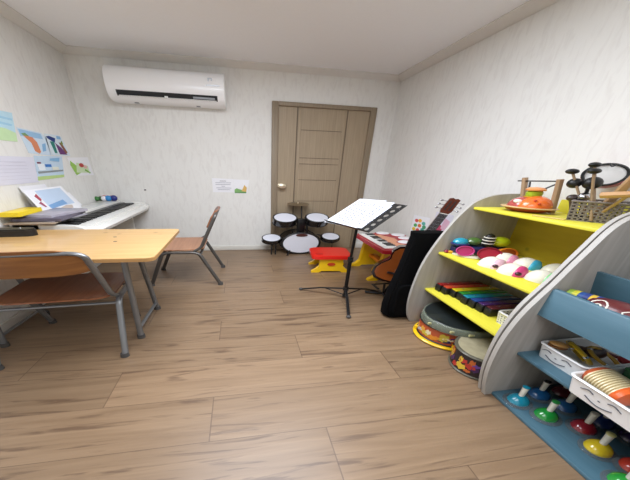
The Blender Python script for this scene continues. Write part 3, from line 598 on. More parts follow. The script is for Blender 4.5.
# ------------------------------------------------------------------ guitar, stand, bag
t = thing('acoustic_guitar', 'brown acoustic guitar leaning by the right wall behind the black bag', 'guitar', (1.902, -1.42, 0.215))
D = Vector((0.30, 0.02, 0.93)).normalized(); Nn = Vector((-0.42, -0.9, 0)); Nn = (Nn-D*Nn.dot(D)).normalized(); Wd = D.cross(Nn)  # along neck, face normal, width
outline = [(0, 0), (0.06, 0.002), (0.12, 0.02), (0.158, 0.07), (0.165, 0.13), (0.145, 0.19), (0.115, 0.235), (0.108, 0.265), (0.12, 0.31), (0.122, 0.35), (0.1, 0.395), (0.06, 0.415), (0, 0.42)]
full = outline+[(-a, b) for a, b in outline[-2:0:-1]]
cen = lambda k: [(a*k, 0.21+(b-0.21)*k) for a, b in full]
def gp(g, poly, t0, t1): g.rings([[Wd*a*0.85+D*b*0.92+Nn*q for a, b in poly] for q in (t0, t1)])
g = G(M['gdark']); gp(g, full, -0.045, 0.045); bd = part('body', g, t)
g = G(M['sunburst']); gp(g, cen(0.90), 0.044, 0.0465); gp(g, cen(0.97), -0.047, -0.044); part('soundboard', g, bd, 'warm brown top')
g = G(M['black']); gp(g, ell(0, 0.27, 0.042, 0.042), 0.046, 0.0475); part('sound_hole', g, bd)
g = G(M['fret']); gp(g, rect(-0.06, 0.06, 0.10, 0.12), 0.046, 0.056); part('bridge', g, bd)
g = G(M['headwood']); gp(g, rect(-0.026, 0.026, 0.40, 0.80), 0.02, 0.045); part('neck', g, t)
g = G(M['fret']); gp(g, rect(-0.026, 0.026, 0.32, 0.80), 0.045, 0.052)
g.m(M['grey'])
for k in range(14): b = 0.79-0.036*k*(1-0.018*k); gp(g, rect(-0.026, 0.026, b-0.0008, b+0.0008), 0.052, 0.053)
part('fretboard', g, t)
g = G(M['headwood']); gp(g, [(-0.026, 0.80), (0.026, 0.80), (0.036, 0.83), (0.034, 0.95), (0.015, 0.96), (0, 0.952), (-0.015, 0.96), (-0.034, 0.95), (-0.036, 0.83)], 0.022, 0.040)
g.m(M['black']); gp(g, rect(-0.018, -0.009, 0.835, 0.93), 0.036, 0.0405); gp(g, rect(0.009, 0.018, 0.835, 0.93), 0.036, 0.0405); hd = part('headstock', g, t)
g = G(M['ivory']); gp(g, rect(-0.026, 0.026, 0.797, 0.803), 0.045, 0.056); part('nut', g, t)
for k in range(3):
    for s in (-1, 1):
        b = 0.845+k*0.038; c = Wd*(0.029*s)+D*b*0.92+Nn*0.03
        part('tuning_peg', G(M['chrome']).cyl(c, c+Wd*(0.02*s), 0.003, seg=8).ball(c+Wd*(0.028*s), (0.009, 0.006, 0.009), 10), hd)
g = G(M['grey'])
for k in range(6): x = -0.018+k*0.0072; g.cyl(Wd*x+D*0.1+Nn*0.057, Wd*x*0.9+D*0.735+Nn*0.057, 0.0004, seg=4)
part('strings', g, t)
t = thing('guitar_stand', 'low black guitar stand under the brown guitar', 'guitar stand', (1.88, -1.40, 0))
part('base', G(M['blackmetal']).tube([(-0.06, 0.10, 0.015), (0.03, 0.03, 0.03), (0.14, 0.02, 0.015)], 0.013, 8).tube([(0.03, 0.03, 0.03), (0.03, -0.12, 0.014)], 0.013, 8), t)
part('cradle', G(M['black']).tube([(0.03, 0.03, 0.03), (0.02, 0.02, 0.16), (-0.07, -0.01, 0.175), (-0.07, -0.1, 0.18)], 0.008, 8).tube([(0.02, 0.02, 0.16), (0.08, 0.0, 0.165), (0.08, -0.09, 0.17)], 0.008, 8), t)
part('post', G(M['blackmetal']).tube([(0.03, 0.03, 0.03), (0.18, 0.07, 0.42)], 0.008, 8), t)
t = thing('guitar_bag', 'black padded guitar bag standing upright against the end of the yellow shelf', 'guitar bag', (1.87, -1.66, 0))
rings = []
for z_, xa, xb, hy in ((0.0, -0.062, 0.165, 0.045), (0.03, -0.085, 0.19, 0.062), (0.12, -0.088, 0.20, 0.062), (0.25, -0.078, 0.20, 0.06), (0.36, -0.066, 0.19, 0.056), (0.47, -0.052, 0.175, 0.05), (0.58, -0.042, 0.17, 0.048), (0.70, -0.034, 0.165, 0.045), (0.78, -0.026, 0.155, 0.046), (0.82, -0.03, 0.145, 0.04), (0.828, -0.015, 0.12, 0.02)):
    rings.append([Vector((a, b, z_)) for a, b in rrect(xa, xb, -hy, hy, hy*0.85, 5)])
part('bag_body', G(M['bag']).rings(rings), t)
part('zipper', G(M['bag']).tube([(-0.06, -0.055, 0.02), (-0.09, -0.06, 0.15), (-0.075, -0.06, 0.38), (-0.05, -0.052, 0.6), (-0.03, -0.045, 0.78)], 0.004, 6, 5), t)
part('pocket', G(M['bag']).prism(rrect(-0.06, 0.15, 0.06, 0.36, 0.04), (0, -0.066, 0), (1, 0, 0), (0, 0, 1), -0.01, 0.01), t)
part('carry_handle', G(M['zip']).tube([(0.02, -0.055, 0.42), (0.04, -0.085, 0.46), (0.08, -0.085, 0.47), (0.11, -0.055, 0.44)], 0.007, 8, 4), t)

# ------------------------------------------------------------------ shelf units
def side(P, ya, yb, m=M['panel'], inset=0.0):
    g = G(M['paneledge']); ymid0, ymid1 = ya, yb
    rr = [(a, b) for a, b in P]
    g.prism(rr, (0, ya, 0), (1, 0, 0), (0, 0, 1), 0, ya-yb)
    for f in g.bm.faces:
        if len(f.verts) > 4: f.material_index = 0
    g.m(m)
    for f in g.bm.faces:
        if len(f.verts) > 4: f.material_index = g.cur
    return g
def smoothpoly(P): return [(v.x, v.y) for v in spline([Vector((a, b, 0)) for a, b in P], 4)]
P1 = smoothpoly([(1.905, 0), (1.885, 0.06), (1.869, 0.175), (1.866, 0.33), (1.88, 0.54), (1.911, 0.714), (1.964, 0.903), (2.011, 1.02), (2.05, 1.085), (2.109, 1.124), (2.178, 1.141), (2.30, 1.146)])+[(2.305, 0)]
PR = smoothpoly([(1.89, 0), (1.874, 0.09), (1.860, 0.19), (1.853, 0.31), (1.854, 0.44), (1.866, 0.55), (1.883, 0.635), (1.907, 0.71), (1.936, 0.79), (1.963, 0.882), (1.989, 0.965), (2.014, 1.044), (2.042, 1.098), (2.081, 1.131), (2.14, 1.148), (2.30, 1.15)])+[(2.305, 0)]
P2 = smoothpoly([(1.885, 0), (1.867, 0.09), (1.853, 0.19), (1.846, 0.31), (1.848, 0.44), (1.861, 0.55), (1.879, 0.635), (1.902, 0.71), (1.928, 0.79), (1.954, 0.882), (1.980, 0.965), (2.006, 1.05), (2.034, 1.10), (2.073, 1.131), (2.13, 1.148), (2.30, 1.15)])+[(2.305, 0)]
t = thing('storage_shelf', 'white sided shelf unit with bright yellow shelves along the right wall', 'shelf unit', (0, 0, 0))
part('side_panel', side(P1, -1.742, -1.760), t); part('side_panel', side(PR, -2.347, -2.361), t)
ya, yb = -1.76, -2.347
for z_, xf in ((1.045, 2.043), (0.685, 1.944), (0.352, 1.932)):
    part('shelf', G(M['ypaint']).box(xf, 2.29, yb, ya, z_-0.018, z_, 0.002), t)
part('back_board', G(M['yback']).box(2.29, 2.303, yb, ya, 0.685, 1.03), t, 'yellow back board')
part('back_board', G(M['panel']).box(2.29, 2.303, yb, ya, 0.02, 0.68), t, 'whitewashed back board')
part('back_rail', G(M['ypaint']).box(2.29, 2.303, yb, -1.93, 1.046, 1.13), t)
t = thing('storage_shelf', 'white sided shelf unit with blue shelves in the right foreground', 'shelf unit', (0, 0, 0))
part('side_panel', side(P2, -2.374, -2.392), t); part('side_panel', side(P2, -3.0, -3.018), t)
ya, yb = -2.392, -3.0
part('shelf', G(M['bpaint']).box(1.91, 2.29, yb, ya, 0.0, 0.022, 0.003), t); part('shelf', G(M['bpaint']).box(1.925, 2.29, yb, ya, 0.326, 0.344, 0.002), t)
part('back_board', G(M['bpaint']).box(2.29, 2.303, yb, ya, 0.02, 1.1), t)
part('tray_front', G(M['bpaint']).prism([(1.924, 0.75), (1.927, 0.757), (1.94, 0.757), (1.934, 0.604), (1.918, 0.604)], (0, ya, 0), (1, 0, 0), (0, 0, 1), 0, ya-yb), t)
part('tray_floor', G(M['bpaint']).box(1.932, 2.1, yb, ya, 0.604, 0.618, 0.001), t)
part('tray_back', G(M['bpaint']).prism([(2.085, 0.60), (2.098, 0.60), (2.055, 0.847), (2.042, 0.847)], (0, ya, 0), (1, 0, 0), (0, 0, 1), 0, ya-yb), t)

# ------------------------------------------------------------------ floor drums under the yellow shelf
def band_drum(name, label, c, R, H, m_top, m_side, dots, m_rim, sp=None):
    t = thing(name, label, 'drum', c)
    part('shell', G(m_side).lathe([(R*0.95, 0), (R, 0.01), (R, H-0.01), (R*0.98, H)], seg=36), t)
    part('drumhead', G(m_top).lathe([(R*0.97, H-0.002), (R*0.94, H+0.004), (0, H+0.006)], seg=36), t)
    part('rim', G(m_rim).torus((0, 0, H-0.004), R*0.985, 0.009, seg=40), t); part('base_ring', G(m_rim).torus((0, 0, 0.009), R*0.985, 0.008, seg=40), t)
    random.seed(len(label)); g = G()
    for cc in dots*5:
        a = random.uniform(130, 300); z0 = random.uniform(0.15, 0.6)*H; h = H*random.uniform(0.12, 0.3); w_ = random.uniform(4, 11)
        g.m(col(cc, 0.4)).rings([[Vector(((R+e)*math.cos(math.radians(a+q*w_)), (R+e)*math.sin(math.radians(a+q*w_)), z0+h*u)) for q, u in ((-1, 0), (-0.5, 0.15), (0, -0.2), (0.5, 0.1), (1, 0.3), (0.8, 1), (0.2, 0.8), (-0.3, 1.1), (-0.9, 0.8))] for e in (-0.006, 0.0015)])
    part('painted_pattern', g, t); return t
FD = (2.075, -1.955, 0)
t = band_drum('floor_drum', 'wide round drum with a painted orange band on the floor under the yellow shelf', (2.03, -1.94, 0.02), 0.16, 0.135, M['black'], col('#b5532c', 0.5), ['#e0a23c', '#c2c4c8', '#5a2b6a', '#e4d9b0', '#d98a2c', '#272a50', '#c8b43c'], M['black'])
t = thing('drum_cradle', 'yellow plastic ring cradle under the orange banded drum', 'drum stand', (2.03, -1.94, 0))
part('ring', G(M['toyyellow']).torus((0, 0, 0.014), 0.166, 0.013, seg=40), t)
for a in (2.7, 4.2, 0.2, 5.6): part('clip', G(M['toyyellow']).cyl((0.166*math.cos(a), 0.166*math.sin(a), 0.01), (0.166*math.cos(a), 0.166*math.sin(a), 0.055), 0.010, seg=8), t)
t = thing('frame_drum', 'dark shallow drum wrapped in clear film lying on the orange banded drum', 'drum', (2.045, -1.96, 0.163))
part('shell', G(col('#3c4a48', 0.35)).lathe([(0.178, 0), (0.182, 0.005), (0.182, 0.052), (0.178, 0.056)], seg=40), t)
part('drumhead', G(col('#22282a', 0.3)).lathe([(0.178, 0.055), (0.174, 0.06), (0, 0.061)], seg=40), t)
part('film_wrap', G(clear('clear_film', '#b9c0a8', 0.28)).lathe([(0.186, 0.002), (0.188, 0.02), (0.186, 0.05), (0.182, 0.058)], seg=24), t)
g = G(col('#c6c08a')); [g.box(0.183*math.cos(a)-0.012, 0.183*math.cos(a)+0.012, 0.183*math.sin(a)-0.004, 0.183*math.sin(a)+0.004, 0.02, 0.035) for a in (3.3, 3.9, 4.3)]; part('label_print', g, t)
band_drum('floor_drum', 'dark patterned drum with a tan head on the floor beside the blue shelf', (2.0, -2.215, 0), 0.125, 0.165, col('#a39a7e', 0.6, noise=0.25, nscale=25), col('#2b2022', 0.4), ['#b5342c', '#d8b43c', '#d8b43c', '#4a2a5c', '#c2652c', '#6d4ba0', '#d8b43c', '#b5342c'], col('#5a5648', 0.5))

# ------------------------------------------------------------------ things on the yellow unit
S3, S2, S1 = 1.045, 0.685, 0.352
# frog spinning toy + wooden frame with triangle
t = thing('toy_boat_drum', 'orange domed toy on red wooden base with green top, on the top yellow shelf', 'toy', (2.155, -1.93, S3), rz(-70))
part('base', G(col('#8c2a20')).lathe([(0.03, 0), (0.055, 0.004), (0.075, 0.014), (0.084, 0.028)], sx=1.1, sy=0.75), t)
part('base_rim', G(col('#cfae7c')).lathe([(0.088, 0.027), (0.097, 0.032), (0.094, 0.037), (0, 0.037)], sx=1.1, sy=0.75), t)
part('dome', G(col('#b0504a', 0.15, coat=0.6)).ball((0, 0, 0.034), (0.084, 0.058, 0.075), 24, lat=(0, 90)), t)
part('dome_half', G(col('#e8702c', 0.25, coat=0.5)).ball((0.022, -0.006, 0.034), (0.064, 0.06, 0.077), 24, lat=(0, 88)), t)
part('face_patch', G(col('#ece3dc')).ball((-0.025, -0.045, 0.07), (0.018, 0.012, 0.014), 14), t)
g = G(col('#c8432e')); [g.ball((0.045+a, -0.052, 0.05+b), 0.006, 8) for a, b in ((0, 0), (0.014, 0.016), (-0.016, 0.02), (-0.004, 0.034))]; part('dots', g, t)
part('head', G(col('#9db528')).lathe([(0.02, 0.10), (0.028, 0.108), (0.03, 0.128), (0.024, 0.14), (0, 0.142)]), t); part('cap', G(col('#e79a5c')).lathe([(0.034, 0.141), (0.036, 0.149), (0.026, 0.16), (0, 0.164)]), t)
part('collar', G(col('#d8b02a')).lathe([(0.03, 0.095), (0.034, 0.102), (0.02, 0.108), (0, 0.108)]), t)
def stick(name, label, a, b, r, m, cat='beater', hd=None, group=None):
    a, b = Vector(a), Vector(b); t = thing(name, label, cat, tuple(a), None, group); part('shaft', G(m).tube([Vector((0, 0, 0)), b-a], r, 10), t)
    if hd: part('head', G(hd[1]).ball(b-a, hd[0], 14), t)
    return t
W1 = col('#a98c6c', 0.5)
stick('wooden_stick', 'left tan wooden stick leaning behind the orange domed toy', (2.215, -1.835, S3+0.006), (2.20, -1.80, 1.262), 0.012, W1, 'rhythm stick')
stick('wooden_stick', 'right tan wooden stick leaning between the orange domed toy and the grey basket', (2.20, -2.0, S3+0.006), (2.185, -1.985, 1.262), 0.0125, W1, 'rhythm stick')
t = thing('triangle', 'thin black metal triangle hanging between the two wooden sticks', 'triangle', (2.18, -1.86, 1.06))
part('bent_rod', G(M['blackmetal']).tube(bend([(0.02, 0.09, 0.178), (0.015, -0.13, 0.19), (-0.02, -0.045, 0.095), (0.0, -0.02, 0.06), (0.015, 0.02, 0.175)], 0.02), 0.0042, 8), t)
stick('wooden_stick', 'thin pale wooden stick lying flat on the top yellow shelf edge', (2.075, -2.05, S3+0.004), (2.10, -2.16, S3+0.004), 0.0042, col('#cdb264'), 'rhythm stick')
# perforated baskets
def basket(name, label, pos, rot, w, d, h, m, nw, nd, nh, taper=0.9, rim=0.006, holes=True):
    t = thing(name, label, 'basket', pos, rz(rot)); g = G(m); th = 0.003
    b0 = rrect(-w/2*taper, w/2*taper, -d/2*taper, d/2*taper, 0.012, 3); b1 = rrect(-w/2, w/2, -d/2, d/2, 0.016, 3)
    g.prism(b0, (0, 0, 0), (1, 0, 0), (0, 1, 0), 0, 0.004); part('bottom', g, t)
    def P(s, v):   # s around the rim 0..4 by side, v 0..1 up
        k = taper+(1-taper)*v; i = int(s) % 4; f = s-int(s); cs = [(-w/2, -d/2), (w/2, -d/2), (w/2, d/2), (-w/2, d/2)]; a, b = cs[i], cs[(i+1) % 4]
        return Vector(((a[0]+(b[0]-a[0])*f)*k, (a[1]+(b[1]-a[1])*f)*k, 0.002+v*(h-0.002)))
    for i in range(4):
        g = G(m); n = nw if i % 2 == 0 else nd; nr = (0, -1, 0), (1, 0, 0), (0, 1, 0), (-1, 0, 0); N_ = Vector(nr[i])
        def quad(s0, s1, v0, v1):
            q = [P(i+s0, v0), P(min(i+s1, i+0.99999), v0), P(min(i+s1, i+0.99999), v1), P(i+s0, v1)]; g.rings([q, [p-N_*th for p in q]])
        if holes:
            e = 0.42/n
            for k in range(n+1): c = k/n; quad(max(0, c-e*0.5), min(1, c+e*0.5), 0, 1)
            for k in range(nh+1): c = k/nh; quad(0, 1, max(0, c-0.42/nh*0.5), min(1, c+0.42/nh*0.5))
        else: quad(0, 1, 0, 1)
        part('side_wall', g, t)
    part('rim', G(m).tube([(a, b, h) for a, b in b1], rim, 6, closed=True), t); return t
M_bk = mat('basket_grey', '#7f7672', 0.5)
basket('wire_basket', 'grey perforated plastic basket of mallets at the right of the top yellow shelf', (2.205, -2.168, S3), -55, 0.15, 0.14, 0.108, M_bk, 9, 9, 6)
WD2 = col('#9c8263', 0.5); BK = M['black']
stick('mallet', 'black headed mallet leaning furthest left out of the grey basket', (2.18, -2.16, S3+0.01), (2.125, -2.075, 1.308), 0.0045, WD2, 'mallet', ((0.02, 0.02, 0.015), BK))
stick('mallet', 'black headed mallet standing in front of the tambourine, tallest of the three', (2.20, -2.17, S3+0.01), (2.155, -2.115, 1.345), 0.0045, WD2, 'mallet', ((0.018, 0.018, 0.014), BK))
stick('mallet', 'black headed mallet just below the tallest one in the grey basket', (2.16, -2.19, S3+0.01), (2.12, -2.155, 1.312), 0.0045, WD2, 'mallet', ((0.019, 0.019, 0.015), BK))
t = thing('castanet', 'large round black bobble sticking out of the grey basket before the tambourine', 'castanet', (2.195, -2.12, S3+0.005))
part('handle', G(BK).cyl((0, 0, 0.0), (-0.03, 0.0, 0.2), 0.006), t); part('shell', G(BK).ball((-0.03, -0.01, 0.20), (0.026, 0.03, 0.034), 16), t); part('shell', G(BK).ball((-0.05, 0.035, 0.195), (0.02, 0.024, 0.028), 16), t)
stick('bamboo_tube', 'hollow tan wooden tube lying across the grey basket rim', (2.115, -2.222, 1.195), (2.17, -2.36, 1.225), 0.016, col('#c79b6b', 0.5), 'wooden tube', ((0.009, 0.009, 0.009), col('#6b4a2c')))
stick('wooden_stick', 'thick pale wooden stick rising at the right of the grey basket', (2.20, -2.16, S3+0.012), (2.15, -2.27, 1.33), 0.014, col('#b8946c', 0.5), 'rhythm stick')
stick('wooden_stick', 'thin dark wooden stick crossing the front of the grey basket', (2.15, -2.205, S3+0.01), (2.14, -2.17, 1.2), 0.005, WD2, 'rhythm stick')
stick('wooden_stick', 'slim brown stick slanting to the right out of the grey basket', (2.18, -2.18, S3+0.01), (2.13, -2.29, 1.21), 0.006, col('#a98a66'), 'rhythm stick')
stick('jingle_bell', 'dark wooden handled shaker at the left side of the grey basket', (2.16, -2.13, S3+0.012), (2.145, -2.105, 1.165), 0.011, col('#4a3830'), 'shaker', ((0.018, 0.018, 0.02), col('#3e322e')))
stick('jingle_bell', 'silver jingle stick behind the mallets in the grey basket', (2.19, -2.14, S3+0.012), (2.155, -2.135, 1.175), 0.009, M['chrome'], 'shaker', ((0.02, 0.02, 0.024), M['chrome']))
t = thing('tambourine', 'tambourine with white skin in a red and black frame leaning on the right wall', 'tambourine', (2.225, -2.105, S3+0.105))
ax = Vector((-0.85, -0.62, 0.2)).normalized(); c = Vector((0, 0.0, 0.145))
part('frame', G(col('#b5202e')).lathe([(0.054, -0.06), (0.066, -0.06), (0.064, -0.002), (0.054, 0.006), (0.054, -0.06)], c, ax, 40), t); part('rim', G(BK).torus(c+ax*0.006, 0.058, 0.0055, ax, 40), t)
part('drumhead', G(col('#dcdad6', 0.5)).lathe([(0.055, -0.004), (0.055, 0.002), (0, 0.002)], c, ax, 36), t)
part('hanging_strap', G(M['zip']).tube([c+ax*0.01+Vector((0, -0.0, 0.057)), c+ax*0.02+Vector((0, -0.01, 0.04)), c+ax*0.014+Vector((0, -0.02, 0.05))], 0.003, 6, 4), t)

# middle yellow shelf: cups, balls and castanets
def cup(label, c, axis, r, dep, m_out, m_in, name='toy_cup', cat='toy cup'):
    a = Vector(axis).normalized(); t = thing(name, label, cat, c)
    part('bowl', G(m_out).lathe([(r*0.35, -dep), (r*0.55, -dep*0.9), (r*0.8, -dep*0.45), (r, 0), (r*0.92, 0), (r*0.72, -dep*0.4), (r*0.4, -dep*0.75), (0, -dep*0.78)], (0, 0, 0), a, 24), t)
    part('lining', G(m_in).lathe([(r*0.86, -dep*0.1), (r*0.68, -dep*0.42), (r*0.38, -dep*0.72), (0, -dep*0.74)], (0, 0, 0), a, 24), t)
    part('lip', G(m_out).torus((0, 0, 0), r*0.95, r*0.07, a), t); return t
cup('magenta toy cup lying on its side with its mouth forward, on the middle yellow shelf', (1.995, -1.87, S2+0.052), (-0.55, -0.8, 0.25), 0.037, 0.06, col('#c23a86'), col('#a81f5c'))
cup('dark red toy cup lying with its mouth forward, right of the magenta one', (2.065, -1.935, S2+0.052), (-0.5, -0.8, 0.45), 0.047, 0.05, col('#8c1430'), col('#9e1a34'))
cup('orange toy cup lying sideways, right end of the row of cups', (2.145, -1.94, S2+0.05), (-0.2, -0.95, 0.1), 0.045, 0.06, col('#ef8a26'), col('#b45a22'))
def balls(name, label, c, R_, m, extra=None, cat='toy ball'):
    t = thing(name, label, cat, c); part('shell', G(m).ball((0, 0, R_), R_, 18), t)
    if extra: extra(t)
    return t
balls('shaker_ball', 'shiny teal ball behind the magenta cup', (2.005, -1.806, S2+0.065), 0.034, col('#1f93ad', 0.15, coat=0.7), lambda t: part('cap_ring', G(col('#2b2f6b')).torus((0, 0, 0.022), 0.034, 0.006), t))
balls('shaker_ball', 'dark green shiny ball behind the blue tray', (2.075, -1.80, S2+0.065), 0.034, col('#4b6b35', 0.2, coat=0.6))
balls('shaker_ball', 'lime green ball between the striped egg and the orange cup', (2.18, -1.835, S2+0.065), 0.04, col('#c3d622', 0.3))
def stripes(t):
    g = G(M['ivory'])
    for z_, r in ((0.035, 0.0248), (0.058, 0.0252), (0.08, 0.0232)): g.torus((0, 0, z_), r*0.98, 0.0035)
    part('stripe', g, t)
t = thing('egg_shaker', 'black egg shaker with white stripes standing at the back of the middle shelf', 'egg shaker', (2.115, -1.84, S2+0.065)); part('shell', G(BK).lathe([(0.01, 0), (0.02, 0.015), (0.025, 0.045), (0.0235, 0.075), (0.016, 0.1), (0, 0.112)]), t); stripes(t)
t = thing('toy_tray', 'dark blue plastic block under the striped egg on the middle shelf', 'toy block', (2.10, -1.815, S2)); part('block', G(col('#252a55')).box(-0.115, 0.11, -0.045, 0.045, 0, 0.065, 0.012), t)
t = thing('wooden_whistle', 'yellow toy whistle with a dark red tip at the left front of the middle shelf', 'whistle', (1.975, -1.785, S2+0.012), rz(-40)); part('body', G(col('#e2a32c')).cyl((0, 0, 0), (0.085, 0.01, 0), 0.009, 0.014), t); part('tip', G(col('#8e1f3a')).ball((-0.008, 0, 0.0), 0.012, 12), t)
t = thing('castanet', 'flat cream castanet in front of the magenta cup', 'castanet', (2.015, -1.86, S2), rz(-60)); part('shell', G(col('#cfc9b0')).ball((0, 0, 0.006), (0.065, 0.03, 0.016), 16, lat=(-20, 90)), t)
t = thing('ball_peg', 'small white peg between the magenta and red cups', 'peg', (2.04, -1.862, S2+0.014)); part('shaft', G(M['ivory']).tube([(0, 0, 0), (0.0, 0.006, 0.03)], 0.008, 8), t)
def animal(label, c, rot, patch, hole=True, both=None):
    t = thing('animal_castanet', label, 'castanet', c, rz(rot), None)
    part('shell', G(M['ivory']).ball((0, 0, 0.004), (0.05, 0.044, 0.064), 20, lat=(-5, 90)), t)
    part('patch', G(patch).ball((0.027, 0.0, 0.0045), (0.027, 0.041, 0.058), 18, lat=(-5, 90)), t)
    if hole: part('ear_hole', G(col('#3a1020')).ball((0.035, -0.032, 0.022), (0.013, 0.009, 0.013), 12), t)
    part('brim', G(M['ivory']).lathe([(0.051, 0), (0.053, 0.003), (0.045, 0.006)], sx=1, sy=0.86), t)
    if both: part('cheek', G(both).ball((-0.01, 0.035, 0.03), (0.025, 0.014, 0.02), 12), t)
    return t
PK, CY, GN = col('#c8427a'), col('#3aa6c8'), col('#7fca86')
animal('white domed castanet with a small pink mark, front left of the group', (2.022, -2.015, S2), -70, col('#e3b9c6'), True)
animal('white domed castanet with a pink side and dark eye, front middle of the group', (2.03, -2.118, S2), -65, PK)
animal('white and light blue domed castanet behind the pink sided one', (2.155, -2.045, S2), -60, CY, False, PK)
animal('white domed castanet with a green side, front right of the group', (2.07, -2.21, S2), -65, GN)
animal('white domed castanet with a brown and blue back, rear right of the group', (2.20, -2.14, S2), -60, col('#b8c7d6'), False, col('#a8643c'))
animal('white domed castanet with a pink spot, rear left of the group', (2.125, -1.96, S2), -60, col('#d489a8'), False)

# low yellow shelf: resonator bars
bars = ['#8c1a1c', '#c2452a', '#d8c21f', '#2c8a34', '#1f8fa8', '#2a4d9a', '#4a2a6a', '#5c2430']
names = ['dark red', 'orange', 'yellow', 'green', 'teal', 'blue', 'purple', 'maroon']
for i, (c, nm) in enumerate(zip(bars, names)):
    y = -1.785-i*0.0435; xf = 1.966+(0.012 if i in (2, 3) else 0.0)+0.006*i; 
    t = thing('resonator_bar', nm+' topped black resonator block on the low yellow shelf', 'chime bar', (xf, y-0.02, S1), None, 'resonator blocks on the low shelf')
    part('box', G(BK).box(0, 0.225, -0.02, 0.02, 0, 0.055, 0.004), t)
    part('bar', G(col(c, 0.25, coat=0.5)).box(0.004, 0.225, -0.0185, 0.0185, 0.056, 0.065, 0.003), t, nm+' metal bar')
    for px_ in (0.05, 0.19): part('pin', G(M['chrome']).cyl((px_, 0, 0.064), (px_, 0, 0.068), 0.004, seg=8), t)
    g = G(col('#070707', 0.7)); g.cyl((-0.0008, 0, 0.026), (0.004, 0, 0.026), 0.013, seg=14); part('sound_hole', g, t)
basket('perforated_basket', 'small white perforated basket at the right end of the low yellow shelf', (2.065, -2.232, S1), 0, 0.13, 0.12, 0.085, M['whiteplastic'], 8, 8, 5)
single('eraser_block', G(col('#4e484a')).box(-0.05, 0.05, -0.045, 0.045, 0, 0.05, 0.006), 'dark box inside the small white perforated basket', 'box', (2.068, -2.232, S1+0.005))

# ------------------------------------------------------------------ things on the blue unit
B0, B1, B2 = 0.022, 0.344, 0.604
M_bell = clear('clear_skirt', '#c2cdd2', 0.15)
def bell(nm, x, y, c, tip, where, tilt=(0.12, 0.05)):
    label = nm+' desk bell on bottom blue shelf, '+where
    t = thing('desk_bell', label, 'hand bell', (x, y, B0), None, 'coloured desk bells')
    part('skirt', G(M_bell).lathe([(0.046, 0.0), (0.047, 0.004), (0.044, 0.009), (0.032, 0.014)], seg=26), t)
    part('dome', G(col(c, 0.18, coat=0.7)).lathe([(0.034, 0.006), (0.035, 0.012), (0.031, 0.028), (0.021, 0.044), (0.012, 0.052), (0, 0.054)], seg=26), t, nm+' metal dome')
    a = Vector((tilt[0]*0.3, tilt[1]*0.3, 1)).normalized()
    part('handle', G(M['ivory']).tube([Vector((0, 0, 0.05)), Vector((0, 0, 0.05))+a*0.068], [0.0085, 0.0105], 14), t)
    part('button', G(col(tip, 0.3)).lathe([(0.0115, 0), (0.012, 0.004), (0.007, 0.008), (0, 0.008)], Vector((0, 0, 0.05))+a*0.067, a, 14), t)
bell('teal', 1.958, -2.458, '#1b87a0', '#1b87a0', 'leftmost at the front')
bell('blue', 2.055, -2.442, '#1f5f98', '#222222', 'behind the teal one')
bell('green', 1.99, -2.542, '#1f8a36', '#2c8a40', 'front row right of the teal one')
bell('mid blue', 2.09, -2.514, '#23588c', '#e6e0d0', 'behind the green one')
bell('dark red', 2.06, -2.61, '#8c1f2c', '#e6e0d0', 'between the blue and yellow ones')
bell('yellow', 2.022, -2.69, '#d8bc28', '#e0d890', 'front row right of the dark red one')
bell('bright red', 2.055, -2.765, '#c23a2c', '#e6e0d0', 'cut by the right edge of the photo')
bell('maroon', 2.15, -2.445, '#5c1420', '#3a2020', 'furthest back on the left')
bell('navy', 2.14, -2.60, '#1f2f66', '#222244', 'back row behind the dark red one')
bell('dark purple', 2.165, -2.675, '#2c1a40', '#222222', 'back row behind the yellow one')
bell('leaf green', 1.975, -2.80, '#2f9a3c', '#2f9a3c', 'nearest at the bottom right corner')
# white smiley boxes
def bin_(label, x0, x1, y0, y1, h, face_y, name='storage_bin'):
    cx, cy = (x0+x1)/2, (y0+y1)/2; w, d = x1-x0, y1-y0
    t = thing(name, label, 'storage bin', (cx, cy, B1)); WP = M['whiteplastic']; th = 0.003
    def ring(k, z_, r=0.016): return [Vector((a, b, z_)) for a, b in rrect(-w/2*k, w/2*k, -d/2*k, d/2*k, r, 4)]
    part('tub', G(WP).rings([ring(0.93, 0), ring(1, h), ring(0.965, h), ring(0.90, 0.004)]), t)
    part('rim', G(WP).tube(ring(0.995, h-0.001), 0.005, 6, closed=True), t)
    xf = lambda z_: -w/2*(0.93+0.07*z_/h)-0.0012
    g = G(M['inkdark']); fy = face_y
    def q(u, v): return Vector((xf(v), fy-u, v))     # u to the right seen from the room
    g.tube([q(-0.035+0.07*i/10, h*0.36-0.016*math.sin(PI*i/10)) for i in range(11)], 0.0016, 6)
    for s in (-1, 1): g.tube([q(s*0.032-0.013+0.026*i/6, h*0.66+0.008*math.sin(PI*i/6)) for i in range(7)], 0.0016, 6); g.tube([q(s*0.046, h*0.66), q(s*0.052, h*0.60)], 0.0013, 6)
    g.tube([q(-0.003, h*0.50), q(0.003, h*0.49)], 0.0015, 6)
    part('smiling_face', g, t); return t
bin_('white plastic smile bin holding yellow rings, on the middle blue shelf', 1.965, 2.22, -2.57, -2.41, 0.086, 0.01)
bin_('white plastic smile bin holding the ribbed orange faced toy, nearest on middle blue shelf', 1.897, 2.13, -2.87, -2.583, 0.09, 0.05)
def ring_toy(label, c, axis, R_, r, m, sx=1, sy=1, cat='ring'):
    t = thing('jingle_ring', label, cat, c); part('ring', G(m).torus((0, 0, 0), R_, r, axis, sx=sx, sy=sy), t)
    Q = Vector((0, 0, 1)).rotation_difference(Vector(axis).normalized()).to_matrix()
    for k in range(4): a = PI/4+k*PI/2; part('jingle', G(M['chrome']).ball(Q @ Vector((R_*sx*math.cos(a), R_*sy*math.sin(a), 0)), r*1.15, 8), t)
    return t
